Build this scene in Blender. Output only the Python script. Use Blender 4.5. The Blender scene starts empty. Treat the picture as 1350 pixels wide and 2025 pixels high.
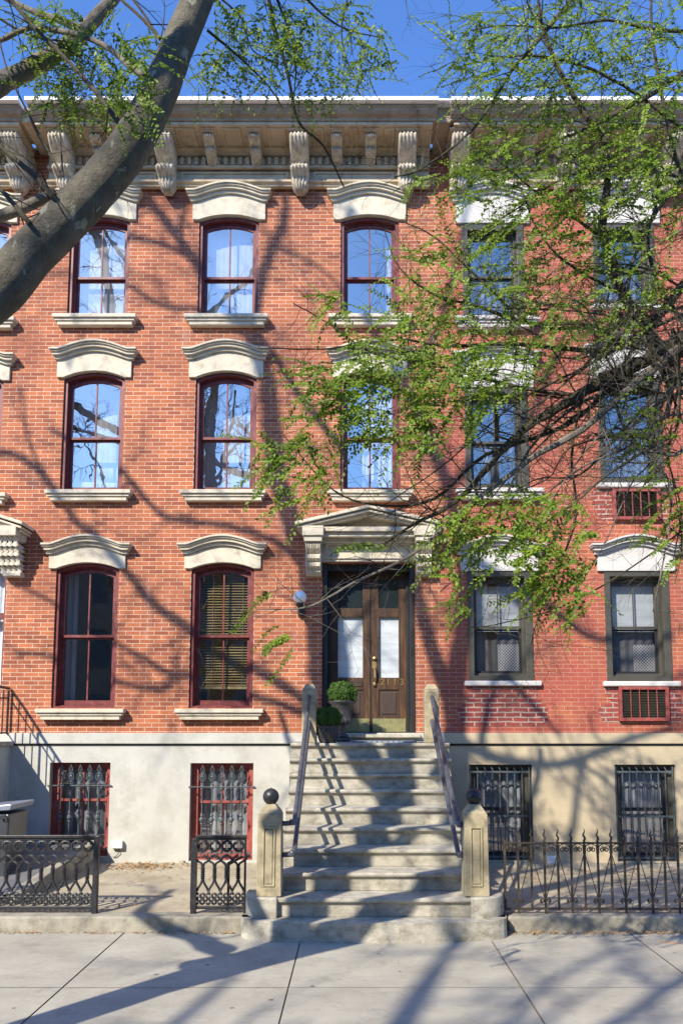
import bpy, math, random
from mathutils import Vector, Matrix
random.seed(7)
scene = bpy.context.scene
COL = scene.collection
R_ = math.radians

# ------------------------------------------------------------------ camera
CAM_H, CAM_D, FPX = 2.15, 11.9, 1540.0          # eye height, distance to the facade (y = 0), focal length in photo pixels
PITCH = R_(6.03)
PX0, PY0 = 703.0, 1277.0                        # principal point in photo pixels (the photo was perspective-corrected: lens shift)
cd = bpy.data.cameras.new('camera'); cam = bpy.data.objects.new('camera', cd); COL.objects.link(cam)
cam.location = (0, -CAM_D, CAM_H); cam.rotation_euler = (R_(90) + PITCH, 0, 0)
cd.sensor_fit = 'VERTICAL'; cd.sensor_height = 36.0; cd.lens = FPX / 2025 * 36.0
cd.shift_x = (675 - PX0) / 2025; cd.shift_y = (PY0 - 1012.5) / 2025
cd.clip_start = 0.05; cd.clip_end = 2000
scene.camera = cam

# ------------------------------------------------------------------ light
SD = Vector((0.68, 1.0, -0.92))                 # direction the sunlight travels
sl = bpy.data.lights.new('sun', 'SUN'); sl.energy = 5.0; sl.angle = R_(0.5); sl.color = (1.0, 0.91, 0.77)
so = bpy.data.objects.new('sun', sl); COL.objects.link(so)
so.rotation_euler = SD.to_track_quat('-Z', 'Y').to_euler(); so.location = (-20, -30, 30)
w = bpy.data.worlds.new('World'); scene.world = w; w.use_nodes = True
nt = w.node_tree; bgn = nt.nodes['Background']
sky = nt.nodes.new('ShaderNodeTexSky'); sky.sky_type = 'NISHITA'; sky.sun_disc = False
sky.sun_elevation = math.atan2(0.92, math.hypot(0.68, 1)); sky.sun_rotation = math.atan2(-0.68, -1.0) % (2 * math.pi)
sky.air_density = 1.0; sky.dust_density = 0.3; sky.ozone_density = 3.0
tn = nt.nodes.new('ShaderNodeMix'); tn.data_type = 'RGBA'; tn.blend_type = 'MULTIPLY'; tn.inputs[0].default_value = 1.0
tn.inputs[7].default_value = (0.97, 1.36, 1.95, 1)      # clear deep-blue spring sky
nt.links.new(sky.outputs[0], tn.inputs[6]); nt.links.new(tn.outputs[2], bgn.inputs[0]); bgn.inputs[1].default_value = 0.112
scene.view_settings.view_transform = 'Standard'; scene.view_settings.look = 'None'
scene.view_settings.exposure = 0.66; scene.view_settings.gamma = 1.0
scene.cycles.max_bounces = 8; scene.cycles.transparent_max_bounces = 12

# ------------------------------------------------------------------ measuring helpers (a facade pixel -> metres on a plane y = Y)
def ray(px, py):
    xr = (px - PX0) / FPX; yr = (PY0 - py) / FPX
    return Vector((xr, math.cos(PITCH) - yr * math.sin(PITCH), math.sin(PITCH) + yr * math.cos(PITCH)))
def at(px, py, Y=0.0):
    d = ray(px, py); t = (Y + CAM_D) / d.y
    return Vector((d.x * t, Y, CAM_H + d.z * t))
def Zp(py, Y=0.0): return at(703, py, Y).z
def Xp(px, py, Y=0.0): return at(px, py, Y).x

# ------------------------------------------------------------------ mesh builder
class MB:
    def __init__(s): s.v = []; s.f = []
    def add(s, vs, fs):
        o = len(s.v); s.v += [tuple(p) for p in vs]; s.f += [tuple(i + o for i in f) for f in fs]; return s
    def box(s, x0, x1, y0, y1, z0, z1):
        return s.add([(x0,y0,z0),(x1,y0,z0),(x1,y1,z0),(x0,y1,z0),(x0,y0,z1),(x1,y0,z1),(x1,y1,z1),(x0,y1,z1)],
                     [(0,3,2,1),(4,5,6,7),(0,1,5,4),(1,2,6,5),(2,3,7,6),(3,0,4,7)])
    def tube(s, pts, r, n=6, cap=True):
        pts = [Vector(p) for p in pts]; m = len(pts)
        rs = r if isinstance(r, (list, tuple)) else [r] * m
        ref = None; vs = []; fs = []
        for i, p in enumerate(pts):
            t = pts[min(i+1, m-1)] - pts[max(i-1, 0)]
            if t.length < 1e-9: t = Vector((0,0,1))
            t.normalize()
            if ref is None:
                a = Vector((0,1,0)) if abs(t.y) < 0.9 else Vector((1,0,0)); ref = t.cross(a).normalized()
            else:
                ref = ref - t * ref.dot(t)
                ref = ref.normalized() if ref.length > 1e-6 else t.orthogonal().normalized()
            b = t.cross(ref)
            for k in range(n):
                an = 2 * math.pi * k / n
                vs.append(p + (ref * math.cos(an) + b * math.sin(an)) * rs[i])
        for i in range(m - 1):
            for k in range(n):
                fs.append((i*n+k, i*n+(k+1)%n, (i+1)*n+(k+1)%n, (i+1)*n+k))
        if cap: fs += [tuple(range(n-1, -1, -1)), tuple((m-1)*n+k for k in range(n))]
        return s.add(vs, fs)
    def prism(s, poly, a0, a1, axis):           # polygon extruded along an axis
        n = len(poly)
        def P(p, a):
            return {'x': (a, p[0], p[1]), 'y': (p[0], a, p[1]), 'z': (p[0], p[1], a)}[axis]
        return s.add([P(p, a0) for p in poly] + [P(p, a1) for p in poly],
                     [tuple(range(n)), tuple(range(2*n-1, n-1, -1))] + [(i, i+n, (i+1)%n+n, (i+1)%n) for i in range(n)])
    def strip(s, xs, lo, hi, y0, y1):           # solid between two curves over x
        n = len(xs); vs = []
        for x, a, b in zip(xs, lo, hi): vs += [(x,y0,a),(x,y0,b),(x,y1,b),(x,y1,a)]
        fs = [(3,2,1,0), (4*n-4,4*n-3,4*n-2,4*n-1)]
        for i in range(n-1):
            o = 4*i
            for k in range(4): fs.append((o+k, o+(k+1)%4, o+4+(k+1)%4, o+4+k))
        return s.add(vs, fs)
    def ring(s, outer, inner, y0, y1):          # frame between two closed outlines in x, z
        n = len(outer); vs = [(p[0],y0,p[1]) for p in outer] + [(p[0],y0,p[1]) for p in inner] + \
            [(p[0],y1,p[1]) for p in outer] + [(p[0],y1,p[1]) for p in inner]
        fs = []
        for i in range(n):
            j = (i+1) % n
            fs += [(i,j,n+j,n+i), (2*n+i,3*n+i,3*n+j,2*n+j), (n+i,n+j,3*n+j,3*n+i), (i,2*n+i,2*n+j,j)]
        return s.add(vs, fs)
    def lathe(s, c, prof, n=16):
        vs = []; m = len(prof)
        for r, z in prof:
            for k in range(n):
                a = 2*math.pi*k/n; vs.append((c[0]+r*math.cos(a), c[1]+r*math.sin(a), c[2]+z))
        fs = [(i*n+k, i*n+(k+1)%n, (i+1)*n+(k+1)%n, (i+1)*n+k) for i in range(m-1) for k in range(n)]
        fs += [tuple(range(n-1,-1,-1)), tuple((m-1)*n+k for k in range(n))]
        return s.add(vs, fs)
    def ball(s, c, r, n=16):
        return s.lathe(c, [(max(r*math.sin(math.pi*i/(n//2)), 1e-4), -r*math.cos(math.pi*i/(n//2))) for i in range(n//2+1)], n)
    def loop(s, c, R, r, n=12, a0=0, a1=360, sides=5):   # ring in the x-z plane
        pts = [(c[0]+R*math.cos(R_(a0+(a1-a0)*i/n)), c[1], c[2]+R*math.sin(R_(a0+(a1-a0)*i/n))) for i in range(n+1)]
        return s.tube(pts, r, sides)
    def build(s, name, mat, parent=None, smooth=False, bevel=0.0, seg=2, fix=False):
        me = bpy.data.meshes.new(name); me.from_pydata(s.v, [], s.f); me.update()
        if fix:
            import bmesh
            bm = bmesh.new(); bm.from_mesh(me); bmesh.ops.recalc_face_normals(bm, faces=bm.faces); bm.to_mesh(me); bm.free()
        if smooth: me.polygons.foreach_set('use_smooth', [True]*len(me.polygons))
        me.materials.append(mat)
        o = bpy.data.objects.new(name, me); COL.objects.link(o)
        if parent is not None: put(o, parent)
        if bevel:
            b = o.modifiers.new('bevel', 'BEVEL'); b.width = bevel; b.segments = seg; b.limit_method = 'ANGLE'; b.angle_limit = R_(40)
        return o
BASE = {}
def put(o, parent):
    o.parent = parent
    o.matrix_parent_inverse = Matrix.Translation(-Vector(BASE.get(parent.name, (0,0,0))))
def thing(name, label, cat, loc, group=None):
    o = bpy.data.objects.new(name, None); COL.objects.link(o); o.location = loc; BASE[o.name] = tuple(loc)
    o.empty_display_size = 0.2
    o['label'] = label; o['category'] = cat
    if group: o['group'] = group
    return o
def tag(o, label, cat, group=None, kind=None):
    o['label'] = label; o['category'] = cat
    if group: o['group'] = group
    if kind: o['kind'] = kind
    return o
def struct(o): o['kind'] = 'structure'; return o

# ------------------------------------------------------------------ materials
def newmat(name):
    m = bpy.data.materials.new(name); m.use_nodes = True
    nt = m.node_tree; return m, nt, nt.nodes['Principled BSDF']
def N(nt, t, **k):
    n = nt.nodes.new(t)
    for a, b in k.items(): setattr(n, a, b)
    return n
def noise(nt, vec, scale, detail=6, rough=0.6):
    n = N(nt, 'ShaderNodeTexNoise'); n.inputs['Scale'].default_value = scale
    n.inputs['Detail'].default_value = detail; n.inputs['Roughness'].default_value = rough
    if vec is not None: nt.links.new(vec, n.inputs['Vector'])
    return n.outputs['Fac']
def ramp(nt, fac, stops):
    r = N(nt, 'ShaderNodeValToRGB'); nt.links.new(fac, r.inputs[0])
    e = r.color_ramp.elements
    while len(e) < len(stops): e.new(0.5)
    for el, (p, c) in zip(e, stops): el.position = p; el.color = (c[0], c[1], c[2], 1)
    return r.outputs[0]
def mix(nt, fac, a, b, mode='MIX'):
    m = N(nt, 'ShaderNodeMix', data_type='RGBA', blend_type=mode)
    for sock, val in ((m.inputs[0], fac), (m.inputs[6], a), (m.inputs[7], b)):
        if isinstance(val, (int, float)): sock.default_value = val
        elif isinstance(val, tuple): sock.default_value = (*val, 1)
        else: nt.links.new(val, sock)
    return m.outputs[2]
def objco(nt, scale=None):
    t = N(nt, 'ShaderNodeTexCoord').outputs['Object']
    if scale:
        mp = N(nt, 'ShaderNodeMapping'); mp.inputs['Scale'].default_value = scale; nt.links.new(t, mp.inputs[0]); return mp.outputs[0]
    return t
def bump(nt, bs, h, strength, dist):
    b = N(nt, 'ShaderNodeBump'); b.inputs['Strength'].default_value = strength; b.inputs['Distance'].default_value = dist
    nt.links.new(h, b.inputs['Height']); nt.links.new(b.outputs[0], bs.inputs['Normal']); return b
def plain(name, c, rough=0.6, var=0.12, scale=6, metal=0.0, bmp=0.0, bscale=60, spec=None, dirt=None, stretch=None):
    m, nt, bs = newmat(name); co = objco(nt, stretch)
    lo = tuple(x*(1-var) for x in c); hi = tuple(min(1, x*(1+var)) for x in c)
    col = ramp(nt, noise(nt, co, scale), [(0.3, lo), (0.7, hi)])
    if dirt:
        dc, amount, ds = dirt
        col = mix(nt, ramp(nt, noise(nt, co, ds, 9, 0.7), [(0.52-amount*0.2, (0,0,0)), (0.75, (1,1,1))]), col, dc)
    nt.links.new(col, bs.inputs['Base Color']); bs.inputs['Roughness'].default_value = rough; bs.inputs['Metallic'].default_value = metal
    if spec is not None: bs.inputs['Specular IOR Level'].default_value = spec
    if bmp: bump(nt, bs, noise(nt, co, bscale, 8, 0.65), bmp, 0.01)
    return m
def brickmat(name, c1, c2, mortar, stain, off, bw=0.219, rh=0.064, ms=0.006, paint=None, dist=0.0, mamt=0.45):
    m, nt, bs = newmat(name); co = objco(nt)
    sp = N(nt, 'ShaderNodeSeparateXYZ'); nt.links.new(co, sp.inputs[0])
    ad = N(nt, 'ShaderNodeMath', operation='ADD'); nt.links.new(sp.outputs[0], ad.inputs[0]); nt.links.new(sp.outputs[1], ad.inputs[1])
    cb = N(nt, 'ShaderNodeCombineXYZ'); nt.links.new(ad.outputs[0], cb.inputs[0]); nt.links.new(sp.outputs[2], cb.inputs[1])
    vec = cb.outputs[0]
    if dist:
        nz = N(nt, 'ShaderNodeTexNoise'); nz.inputs['Scale'].default_value = 7; nt.links.new(co, nz.inputs['Vector'])
        vm = N(nt, 'ShaderNodeVectorMath', operation='MULTIPLY_ADD'); nt.links.new(nz.outputs['Color'], vm.inputs[0])
        vm.inputs[1].default_value = (dist, dist, 0); nt.links.new(vec, vm.inputs[2]); vec = vm.outputs[0]
    mp = N(nt, 'ShaderNodeMapping'); mp.inputs['Location'].default_value = (off, Zp(1450) * -1 + 0.1, 0); nt.links.new(vec, mp.inputs[0])
    b = N(nt, 'ShaderNodeTexBrick'); b.offset = 0.5; b.offset_frequency = 2
    nt.links.new(mp.outputs[0], b.inputs['Vector'])
    b.inputs['Scale'].default_value = 1; b.inputs['Brick Width'].default_value = bw; b.inputs['Row Height'].default_value = rh
    b.inputs['Mortar Size'].default_value = ms; b.inputs['Mortar Smooth'].default_value = 0.25; b.inputs['Bias'].default_value = -0.1
    b.inputs['Color1'].default_value = (*c1, 1); b.inputs['Color2'].default_value = (*c2, 1); b.inputs['Mortar'].default_value = (*mortar, 1)
    # weathering: dark soft stains, pale lime bloom
    col = mix(nt, ramp(nt, noise(nt, co, 0.9, 8, 0.62), [(0.42, (0,0,0)), (0.72, (0.75,0.75,0.75))]), b.outputs['Color'], stain)
    if paint:
        col = mix(nt, ramp(nt, noise(nt, co, 1.3, 6, 0.6), [(0.40, (0,0,0)), (0.56, (0.85,0.85,0.85))]), col, paint)
        col = mix(nt, b.outputs['Fac'], col, mix(nt, 0.55, col, mortar))
    soot = N(nt, 'ShaderNodeMapping'); soot.inputs['Scale'].default_value = (2.6, 1, 0.45); nt.links.new(co, soot.inputs[0])
    col = mix(nt, ramp(nt, noise(nt, soot.outputs[0], 1.7, 9, 0.72), [(0.55, (0,0,0)), (0.80, (0.6,0.6,0.6))]), col, (0.16,0.075,0.055))
    pale = N(nt, 'ShaderNodeMapping'); pale.inputs['Scale'].default_value = (3.5, 1, 0.8); nt.links.new(co, pale.inputs[0])
    pz = ramp(nt, noise(nt, pale.outputs[0], 1.1, 9, 0.7), [(0.58, (0,0,0)), (0.78, (mamt,)*3)])
    col = mix(nt, pz, col, (0.55, 0.44, 0.36))
    fine = noise(nt, co, 45, 6, 0.7)
    col = mix(nt, 0.55, col, ramp(nt, fine, [(0.3, (0.45,)*3), (0.7, (1.35,)*3)]), 'MULTIPLY')
    nt.links.new(col, bs.inputs['Base Color']); bs.inputs['Roughness'].default_value = 0.85; bs.inputs['Specular IOR Level'].default_value = 0.25
    inv = N(nt, 'ShaderNodeMath', operation='MULTIPLY_ADD'); inv.inputs[1].default_value = -1.0; nt.links.new(b.outputs['Fac'], inv.inputs[0])
    f2 = N(nt, 'ShaderNodeMath', operation='MULTIPLY'); f2.inputs[1].default_value = 0.5; nt.links.new(fine, f2.inputs[0]); nt.links.new(f2.outputs[0], inv.inputs[2])
    bump(nt, bs, inv.outputs[0], 0.5, 0.006)
    return m
def glassmat(name, refl, tint=(1,1,1)):
    m, nt, bs = newmat(name); nt.nodes.remove(bs)
    g = N(nt, 'ShaderNodeBsdfGlossy'); g.inputs['Roughness'].default_value = 0.0; g.inputs['Color'].default_value = (1, 0.94, 0.84, 1)
    co = objco(nt); bp = N(nt, 'ShaderNodeBump'); bp.inputs['Strength'].default_value = 0.11; bp.inputs['Distance'].default_value = 0.02
    nt.links.new(noise(nt, co, 2.2, 2, 0.4), bp.inputs['Height']); nt.links.new(bp.outputs[0], g.inputs['Normal'])
    t = N(nt, 'ShaderNodeBsdfTransparent'); t.inputs['Color'].default_value = (*tint, 1)
    mx = N(nt, 'ShaderNodeMixShader'); mx.inputs[0].default_value = refl
    nt.links.new(t.outputs[0], mx.inputs[1]); nt.links.new(g.outputs[0], mx.inputs[2])
    nt.links.new(mx.outputs[0], nt.nodes['Material Output'].inputs[0]); return m
def leafmat(name, dark, light):
    m, nt, bs = newmat(name)
    at_ = N(nt, 'ShaderNodeAttribute', attribute_name='tone')
    col = ramp(nt, at_.outputs['Fac'], [(0.0, dark), (1.0, light)])
    nt.nodes.remove(bs)
    d = N(nt, 'ShaderNodeBsdfDiffuse'); t = N(nt, 'ShaderNodeBsdfTranslucent'); mx = N(nt, 'ShaderNodeMixShader'); mx.inputs[0].default_value = 0.45
    g = N(nt, 'ShaderNodeBsdfGlossy'); g.inputs['Roughness'].default_value = 0.45; mx2 = N(nt, 'ShaderNodeMixShader'); mx2.inputs[0].default_value = 0.02
    nt.links.new(col, d.inputs[0]); nt.links.new(col, t.inputs[0])
    nt.links.new(d.outputs[0], mx.inputs[1]); nt.links.new(t.outputs[0], mx.inputs[2])
    nt.links.new(mx.outputs[0], mx2.inputs[1]); nt.links.new(g.outputs[0], mx2.inputs[2])
    nt.links.new(mx2.outputs[0], nt.nodes['Material Output'].inputs[0]); return m
def barkmat(name, base, dark, patch=None, th=0.62):
    m, nt, bs = newmat(name); co = objco(nt)
    col = ramp(nt, noise(nt, co, 9, 9, 0.7), [(0.3, dark), (0.7, base)])
    if patch:
        nz = N(nt, 'ShaderNodeMapping'); nz.inputs['Scale'].default_value = (1, 1, 0.6); nt.links.new(co, nz.inputs[0])
        col = mix(nt, ramp(nt, noise(nt, nz.outputs[0], 13, 7, 0.65), [(0.52, (0,0,0)), (0.56, (0.8,)*3)]), col, tuple(x*0.55 for x in base))
        msk = ramp(nt, noise(nt, nz.outputs[0], 7.5, 4, 0.5), [(th, (0,0,0)), (th+0.02, (0.85,)*3)])
        col = mix(nt, msk, col, patch)
    nt.links.new(col, bs.inputs['Base Color']); bs.inputs['Roughness'].default_value = 0.85; bs.inputs['Specular IOR Level'].default_value = 0.2
    bump(nt, bs, noise(nt, co, 28, 9, 0.7), 0.9, 0.03); return m

M = {}
M['brick'] = brickmat('orange brick', (0.50,0.165,0.070), (0.27,0.078,0.042), (0.66,0.52,0.39), (0.20,0.066,0.044), 0.03, ms=0.0046)
M['brick_red'] = brickmat('red painted brick', (0.45,0.150,0.068), (0.33,0.090,0.050), (0.54,0.36,0.28), (0.22,0.065,0.05), 0.11, ms=0.0042, paint=(0.375,0.088,0.060), mamt=0.3)
M['brick_patch'] = brickmat('rough repointed brick', (0.32,0.062,0.05), (0.22,0.05,0.045), (0.44,0.36,0.29), (0.25,0.08,0.06), 0.07, bw=0.235, rh=0.072, ms=0.011, dist=0.03)
M['brick_far'] = plain('weathered brownstone', (0.22,0.17,0.14), 0.9, 0.2, 2)
M['stucco'] = plain('grey cream stucco', (0.475,0.47,0.42), 0.9, 0.10, 1.6, bmp=0.15, bscale=30, dirt=((0.34,0.33,0.27), 0.25, 2.5))
M['stucco_tan'] = plain('tan stucco', (0.46,0.385,0.255), 0.9, 0.08, 1.4, bmp=0.15, bscale=30, dirt=((0.36,0.30,0.2), 0.2, 2.5))
M['stone'] = plain('cream painted stone', (0.56,0.505,0.39), 0.8, 0.08, 5, bmp=0.2, bscale=50, dirt=((0.30,0.25,0.18), 0.12, 7))
M['stone_white'] = plain('white painted stone', (0.53,0.51,0.47), 0.75, 0.06, 5, bmp=0.15, bscale=50, dirt=((0.5,0.47,0.42), 0.05, 6))
M['crown'] = plain('darker brown cornice tone', (0.33,0.26,0.18), 0.75, 0.18, 3, bmp=0.12, bscale=40, dirt=((0.16,0.09,0.05), 0.2, 5))  # crown moulding tone, a darker brown than the rest of the cornice
M['cornice'] = plain('tan cornice paint', (0.50,0.405,0.275), 0.75, 0.14, 3, bmp=0.12, bscale=40, dirt=((0.26,0.17,0.10), 0.2, 5))
M['bracket'] = plain('weathered bracket paint', (0.55,0.48,0.36), 0.8, 0.2, 9, bmp=0.3, bscale=40, dirt=((0.22,0.15,0.09), 0.25, 14))
M['roofing'] = plain('white roof membrane', (0.85,0.85,0.85), 0.6, 0.05, 3)
M['red'] = plain('oxblood paint', (0.150,0.026,0.024), 0.5, 0.2, 6, dirt=((0.26,0.09,0.08), 0.05, 12))
M['red_bright'] = plain('faded red paint', (0.27,0.055,0.045), 0.55, 0.2, 6, dirt=((0.35,0.16,0.13), 0.1, 12))
M['olive'] = plain('dark olive window trim', (0.062,0.058,0.044), 0.5, 0.15, 5)
M['black'] = plain('black paint', (0.018,0.018,0.02), 0.45, 0.2, 5)
M['iron'] = plain('black wrought iron', (0.028,0.030,0.035), 0.4, 0.3, 14, metal=0.3, dirt=((0.07,0.06,0.05), 0.1, 25), bmp=0.1, bscale=90)
M['iron_brown'] = plain('weathered brown iron', (0.055,0.048,0.038), 0.6, 0.3, 12, metal=0.2, dirt=((0.12,0.075,0.045), 0.2, 25), bmp=0.15, bscale=90)
M['iron_grey'] = plain('grey green painted iron', (0.10,0.125,0.135), 0.45, 0.25, 18, metal=0.2, dirt=((0.05,0.04,0.035), 0.2, 30))
M['pipe'] = plain('blue grey painted pipe', (0.105,0.115,0.14), 0.32, 0.25, 12, metal=0.35, dirt=((0.05,0.045,0.05), 0.15, 18), spec=0.6)
M['newel'] = plain('mossy sandstone', (0.37,0.315,0.20), 0.9, 0.22, 9, bmp=0.5, bscale=45, dirt=((0.16,0.14,0.08), 0.3, 6))
M['step'] = plain('worn step stone', (0.40,0.375,0.305), 0.88, 0.2, 4.5, bmp=0.45, bscale=35, dirt=((0.15,0.13,0.09), 0.38, 6.5), stretch=(1.0,1.0,1.5))
M['areaway'] = plain('old areaway concrete', (0.37,0.325,0.235), 0.92, 0.2, 1.8, bmp=0.3, bscale=30, dirt=((0.23,0.18,0.11), 0.3, 2.2))
M['kerb'] = plain('kerb stone', (0.30,0.28,0.22), 0.92, 0.25, 4, bmp=0.4, bscale=30, dirt=((0.11,0.10,0.08), 0.3, 5))
M['joint'] = plain('joint dirt', (0.17,0.14,0.095), 0.95, 0.4, 20)
M['asphalt'] = plain('asphalt', (0.05,0.05,0.052), 0.9, 0.2, 8, bmp=0.3)
M['interior'] = plain('dim interior wall', (0.30,0.29,0.27), 0.9, 0.1, 2)
M['curtain'] = plain('white sheer curtain', (0.62,0.65,0.69), 0.9, 0.06, 2, stretch=(12,1,0.3))
M['lace'] = plain('grey lace curtain', (0.26,0.29,0.33), 0.9, 0.25, 2.5, stretch=(7,1,0.6))
M['blind'] = plain('olive venetian slats', (0.37,0.29,0.13), 0.5, 0.1, 3)
M['shade'] = plain('white roller shade', (0.56,0.62,0.66), 0.8, 0.16, 1.5, stretch=(1,1,9))
M['screen'] = plain('grey insect screen', (0.07,0.075,0.085), 0.55, 0.25, 2.5)
M['wood'] = plain('worn brown door wood', (0.058,0.029,0.015), 0.45, 0.35, 5, bmp=0.1, bscale=40, dirt=((0.20,0.105,0.032), 0.10, 3), stretch=(7,1,0.6))
M['wood_dark'] = plain('dark door panel wood', (0.055,0.036,0.026), 0.5, 0.3, 6, stretch=(8,1,0.5))
M['brass'] = plain('tarnished brass', (0.50,0.36,0.15), 0.38, 0.25, 15, metal=0.85)
M['kick'] = plain('tarnished kick plate', (0.34,0.33,0.16), 0.45, 0.2, 12, metal=0.55, dirt=((0.2,0.22,0.12), 0.2, 9))
M['globe'] = plain('white glass globe', (0.92,0.92,0.90), 0.12, 0.04, 3, spec=0.6)
M['pot'] = plain('charcoal cast pot', (0.035,0.034,0.035), 0.45, 0.3, 16, dirt=((0.1,0.09,0.08), 0.15, 22))
M['plastic'] = plain('pale grey box plastic', (0.66,0.68,0.70), 0.4, 0.03, 4)
M['bin'] = plain('dark grey bin plastic', (0.05,0.055,0.065), 0.35, 0.15, 5)
M['lid'] = plain('bluish bin lid', (0.20,0.23,0.29), 0.3, 0.15, 5)
M['steel'] = plain('painted hatch steel', (0.14,0.145,0.155), 0.55, 0.25, 4, dirt=((0.2,0.17,0.13), 0.15, 7))
M['mat'] = plain('blue grey door mat', (0.20,0.24,0.32), 0.95, 0.2, 30, bmp=0.3)
M['litter'] = plain('dry leaf litter', (0.34,0.20,0.085), 0.9, 0.45, 30)
M['boxwood'] = leafmat('boxwood green', (0.03,0.07,0.010), (0.13,0.26,0.04))
M['leaf'] = leafmat('spring leaf green', (0.065,0.125,0.009), (0.27,0.385,0.038))
M['leaf_pale'] = leafmat('light spring leaf green', (0.075,0.14,0.011), (0.26,0.365,0.042))
M['plane_bark'] = barkmat('plane tree bark', (0.215,0.195,0.145), (0.095,0.085,0.062), (0.36,0.36,0.265), 0.615)
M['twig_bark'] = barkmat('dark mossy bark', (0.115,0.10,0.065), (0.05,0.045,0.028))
M['twig_pale'] = barkmat('grey branch bark', (0.27,0.245,0.20), (0.12,0.105,0.08))
M['glass'] = glassmat('window glass', 0.48)
M['glass_side'] = glassmat('side window glass', 0.36)
M['glass_door'] = glassmat('door glass', 0.10)
M['glass_dark'] = glassmat('dim window glass', 0.28)
M['ribbed'] = plain('ribbed dark glass', (0.015,0.022,0.026), 0.18, 0.3, 3, stretch=(60,1,0.4), spec=0.7)

def sidewalkmat():
    m, nt, bs = newmat('sidewalk concrete'); co = objco(nt)
    col = ramp(nt, noise(nt, co, 1.4, 7, 0.6), [(0.3, (0.32,0.30,0.245)), (0.7, (0.42,0.395,0.32))])
    col = mix(nt, ramp(nt, noise(nt, co, 3.3, 9, 0.72), [(0.52, (0,0,0)), (0.8, (0.8,)*3)]), col, (0.20,0.185,0.145))
    vo = N(nt, 'ShaderNodeTexVoronoi'); vo.inputs['Scale'].default_value = 2.3; nt.links.new(co, vo.inputs['Vector'])
    col = mix(nt, ramp(nt, vo.outputs['Distance'], [(0.045, (0.75,)*3), (0.06, (0,0,0))]), col, (0.09,0.085,0.075))
    wv = N(nt, 'ShaderNodeMapping'); wv.inputs['Rotation'].default_value = (0,0,0.7); wv.inputs['Scale'].default_value = (0.35,2.0,1); nt.links.new(co, wv.inputs[0])
    col = mix(nt, ramp(nt, noise(nt, wv.outputs[0], 1.6, 10, 0.7), [(0.495, (0,0,0)), (0.5, (0.55,)*3), (0.505, (0,0,0))]), col, (0.15,0.14,0.11))
    col = mix(nt, 0.6, col, ramp(nt, noise(nt, co, 160, 4, 0.7), [(0.3, (0.62,)*3), (0.7, (1.25,)*3)]), 'MULTIPLY')
    # rust stain by the right-hand kerb
    mp = N(nt, 'ShaderNodeMapping'); mp.vector_type = 'TEXTURE'
    c = at(1318, 1858, -3.75); mp.inputs['Location'].default_value = (c.x, -3.78, 0); mp.inputs['Scale'].default_value = (0.34, 0.17, 1); mp.inputs['Rotation'].default_value = (0, 0, -0.4)
    nt.links.new(co, mp.inputs[0]); ln = N(nt, 'ShaderNodeVectorMath', operation='LENGTH'); nt.links.new(mp.outputs[0], ln.inputs[0])
    a = N(nt, 'ShaderNodeMath', operation='MULTIPLY_ADD'); a.inputs[1].default_value = 1.6; nt.links.new(noise(nt, co, 9, 6, 0.7), a.inputs[0]); nt.links.new(ln.outputs['Value'], a.inputs[2])
    col = mix(nt, ramp(nt, a.outputs[0], [(0.95, (0.85,)*3), (1.35, (0,0,0))]), col, (0.55,0.25,0.06))
    nt.links.new(col, bs.inputs['Base Color']); bs.inputs['Roughness'].default_value = 0.9; bs.inputs['Specular IOR Level'].default_value = 0.25
    bump(nt, bs, noise(nt, co, 120, 6, 0.7), 0.25, 0.004); return m
M['sidewalk'] = sidewalkmat()

# ------------------------------------------------------------------ ground
AREA_Z = 0.157; KERB_Y = -3.37
mb = MB()
xj = [-60,-50,-40,-30,-24,-18,-14,-10.0,-8.1,-6.2,-4.34,-2.44,-0.56,1.38,2.88,4.8,6.7,8.6,10.5,14,18,24,30,40,50,60]
yj = [-8.3,-6.9,-5.15,-3.30]
for i in range(len(xj)-1):
    for j in range(len(yj)-1):
        g = 0.007; dz = random.uniform(-0.002, 0.002)
        mb.add([(xj[i]+g,yj[j]+g*0.6,dz),(xj[i+1]-g,yj[j]+g*0.6,dz),(xj[i+1]-g,yj[j+1]-g*0.6,dz),(xj[i]+g,yj[j+1]-g*0.6,dz)], [(0,1,2,3)])
struct(mb.build('sidewalk', M['sidewalk']))
struct(MB().add([(-60,-8.3,-0.012),(60,-8.3,-0.012),(60,0.3,-0.012),(-60,0.3,-0.012)], [(0,1,2,3)]).build('ground', M['joint']))
struct(MB().add([(-700,-700,-0.17),(700,-700,-0.17),(700,700,-0.17),(-700,700,-0.17)], [(0,1,2,3)]).build('terrain', M['asphalt']))
struct(MB().box(-60,60,-8.48,-8.3,-0.3,0.0).build('street_kerb', M['kerb'], bevel=0.02))
struct(MB().add([(-60,-20,-0.15),(60,-20,-0.15),(60,-8.48,-0.15),(-60,-8.48,-0.15)], [(0,1,2,3)]).build('road', M['asphalt']))
struct(MB().box(-60,60,-27,-20,-0.3,0.0).build('pavement', M['sidewalk']))
def wobble(x0, x1, y, amp, n):
    return [(x0+(x1-x0)*i/n, y+random.uniform(-amp, amp)) for i in range(n+1)]
# areaway slabs with rough front kerbs
XL, XR = -0.83, 1.21
for x0, x1 in ((-9, -1.15), (1.62, 9)):
    front = wobble(x0, x1, KERB_Y+0.22, 0.004, 20)
    o = MB().prism(front + [(x1, 0.0), (x0, 0.0)], -0.05, AREA_Z-0.006, 'z').build('areaway', M['areaway'], fix=True); struct(o)
    front = wobble(x0, x1, KERB_Y, 0.012, 60)
    o = MB().prism(front + [(x1, KERB_Y+0.235), (x0, KERB_Y+0.235)], -0.05, AREA_Z, 'z').build('kerb', M['kerb'], bevel=0.018, fix=True); struct(o)

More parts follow.
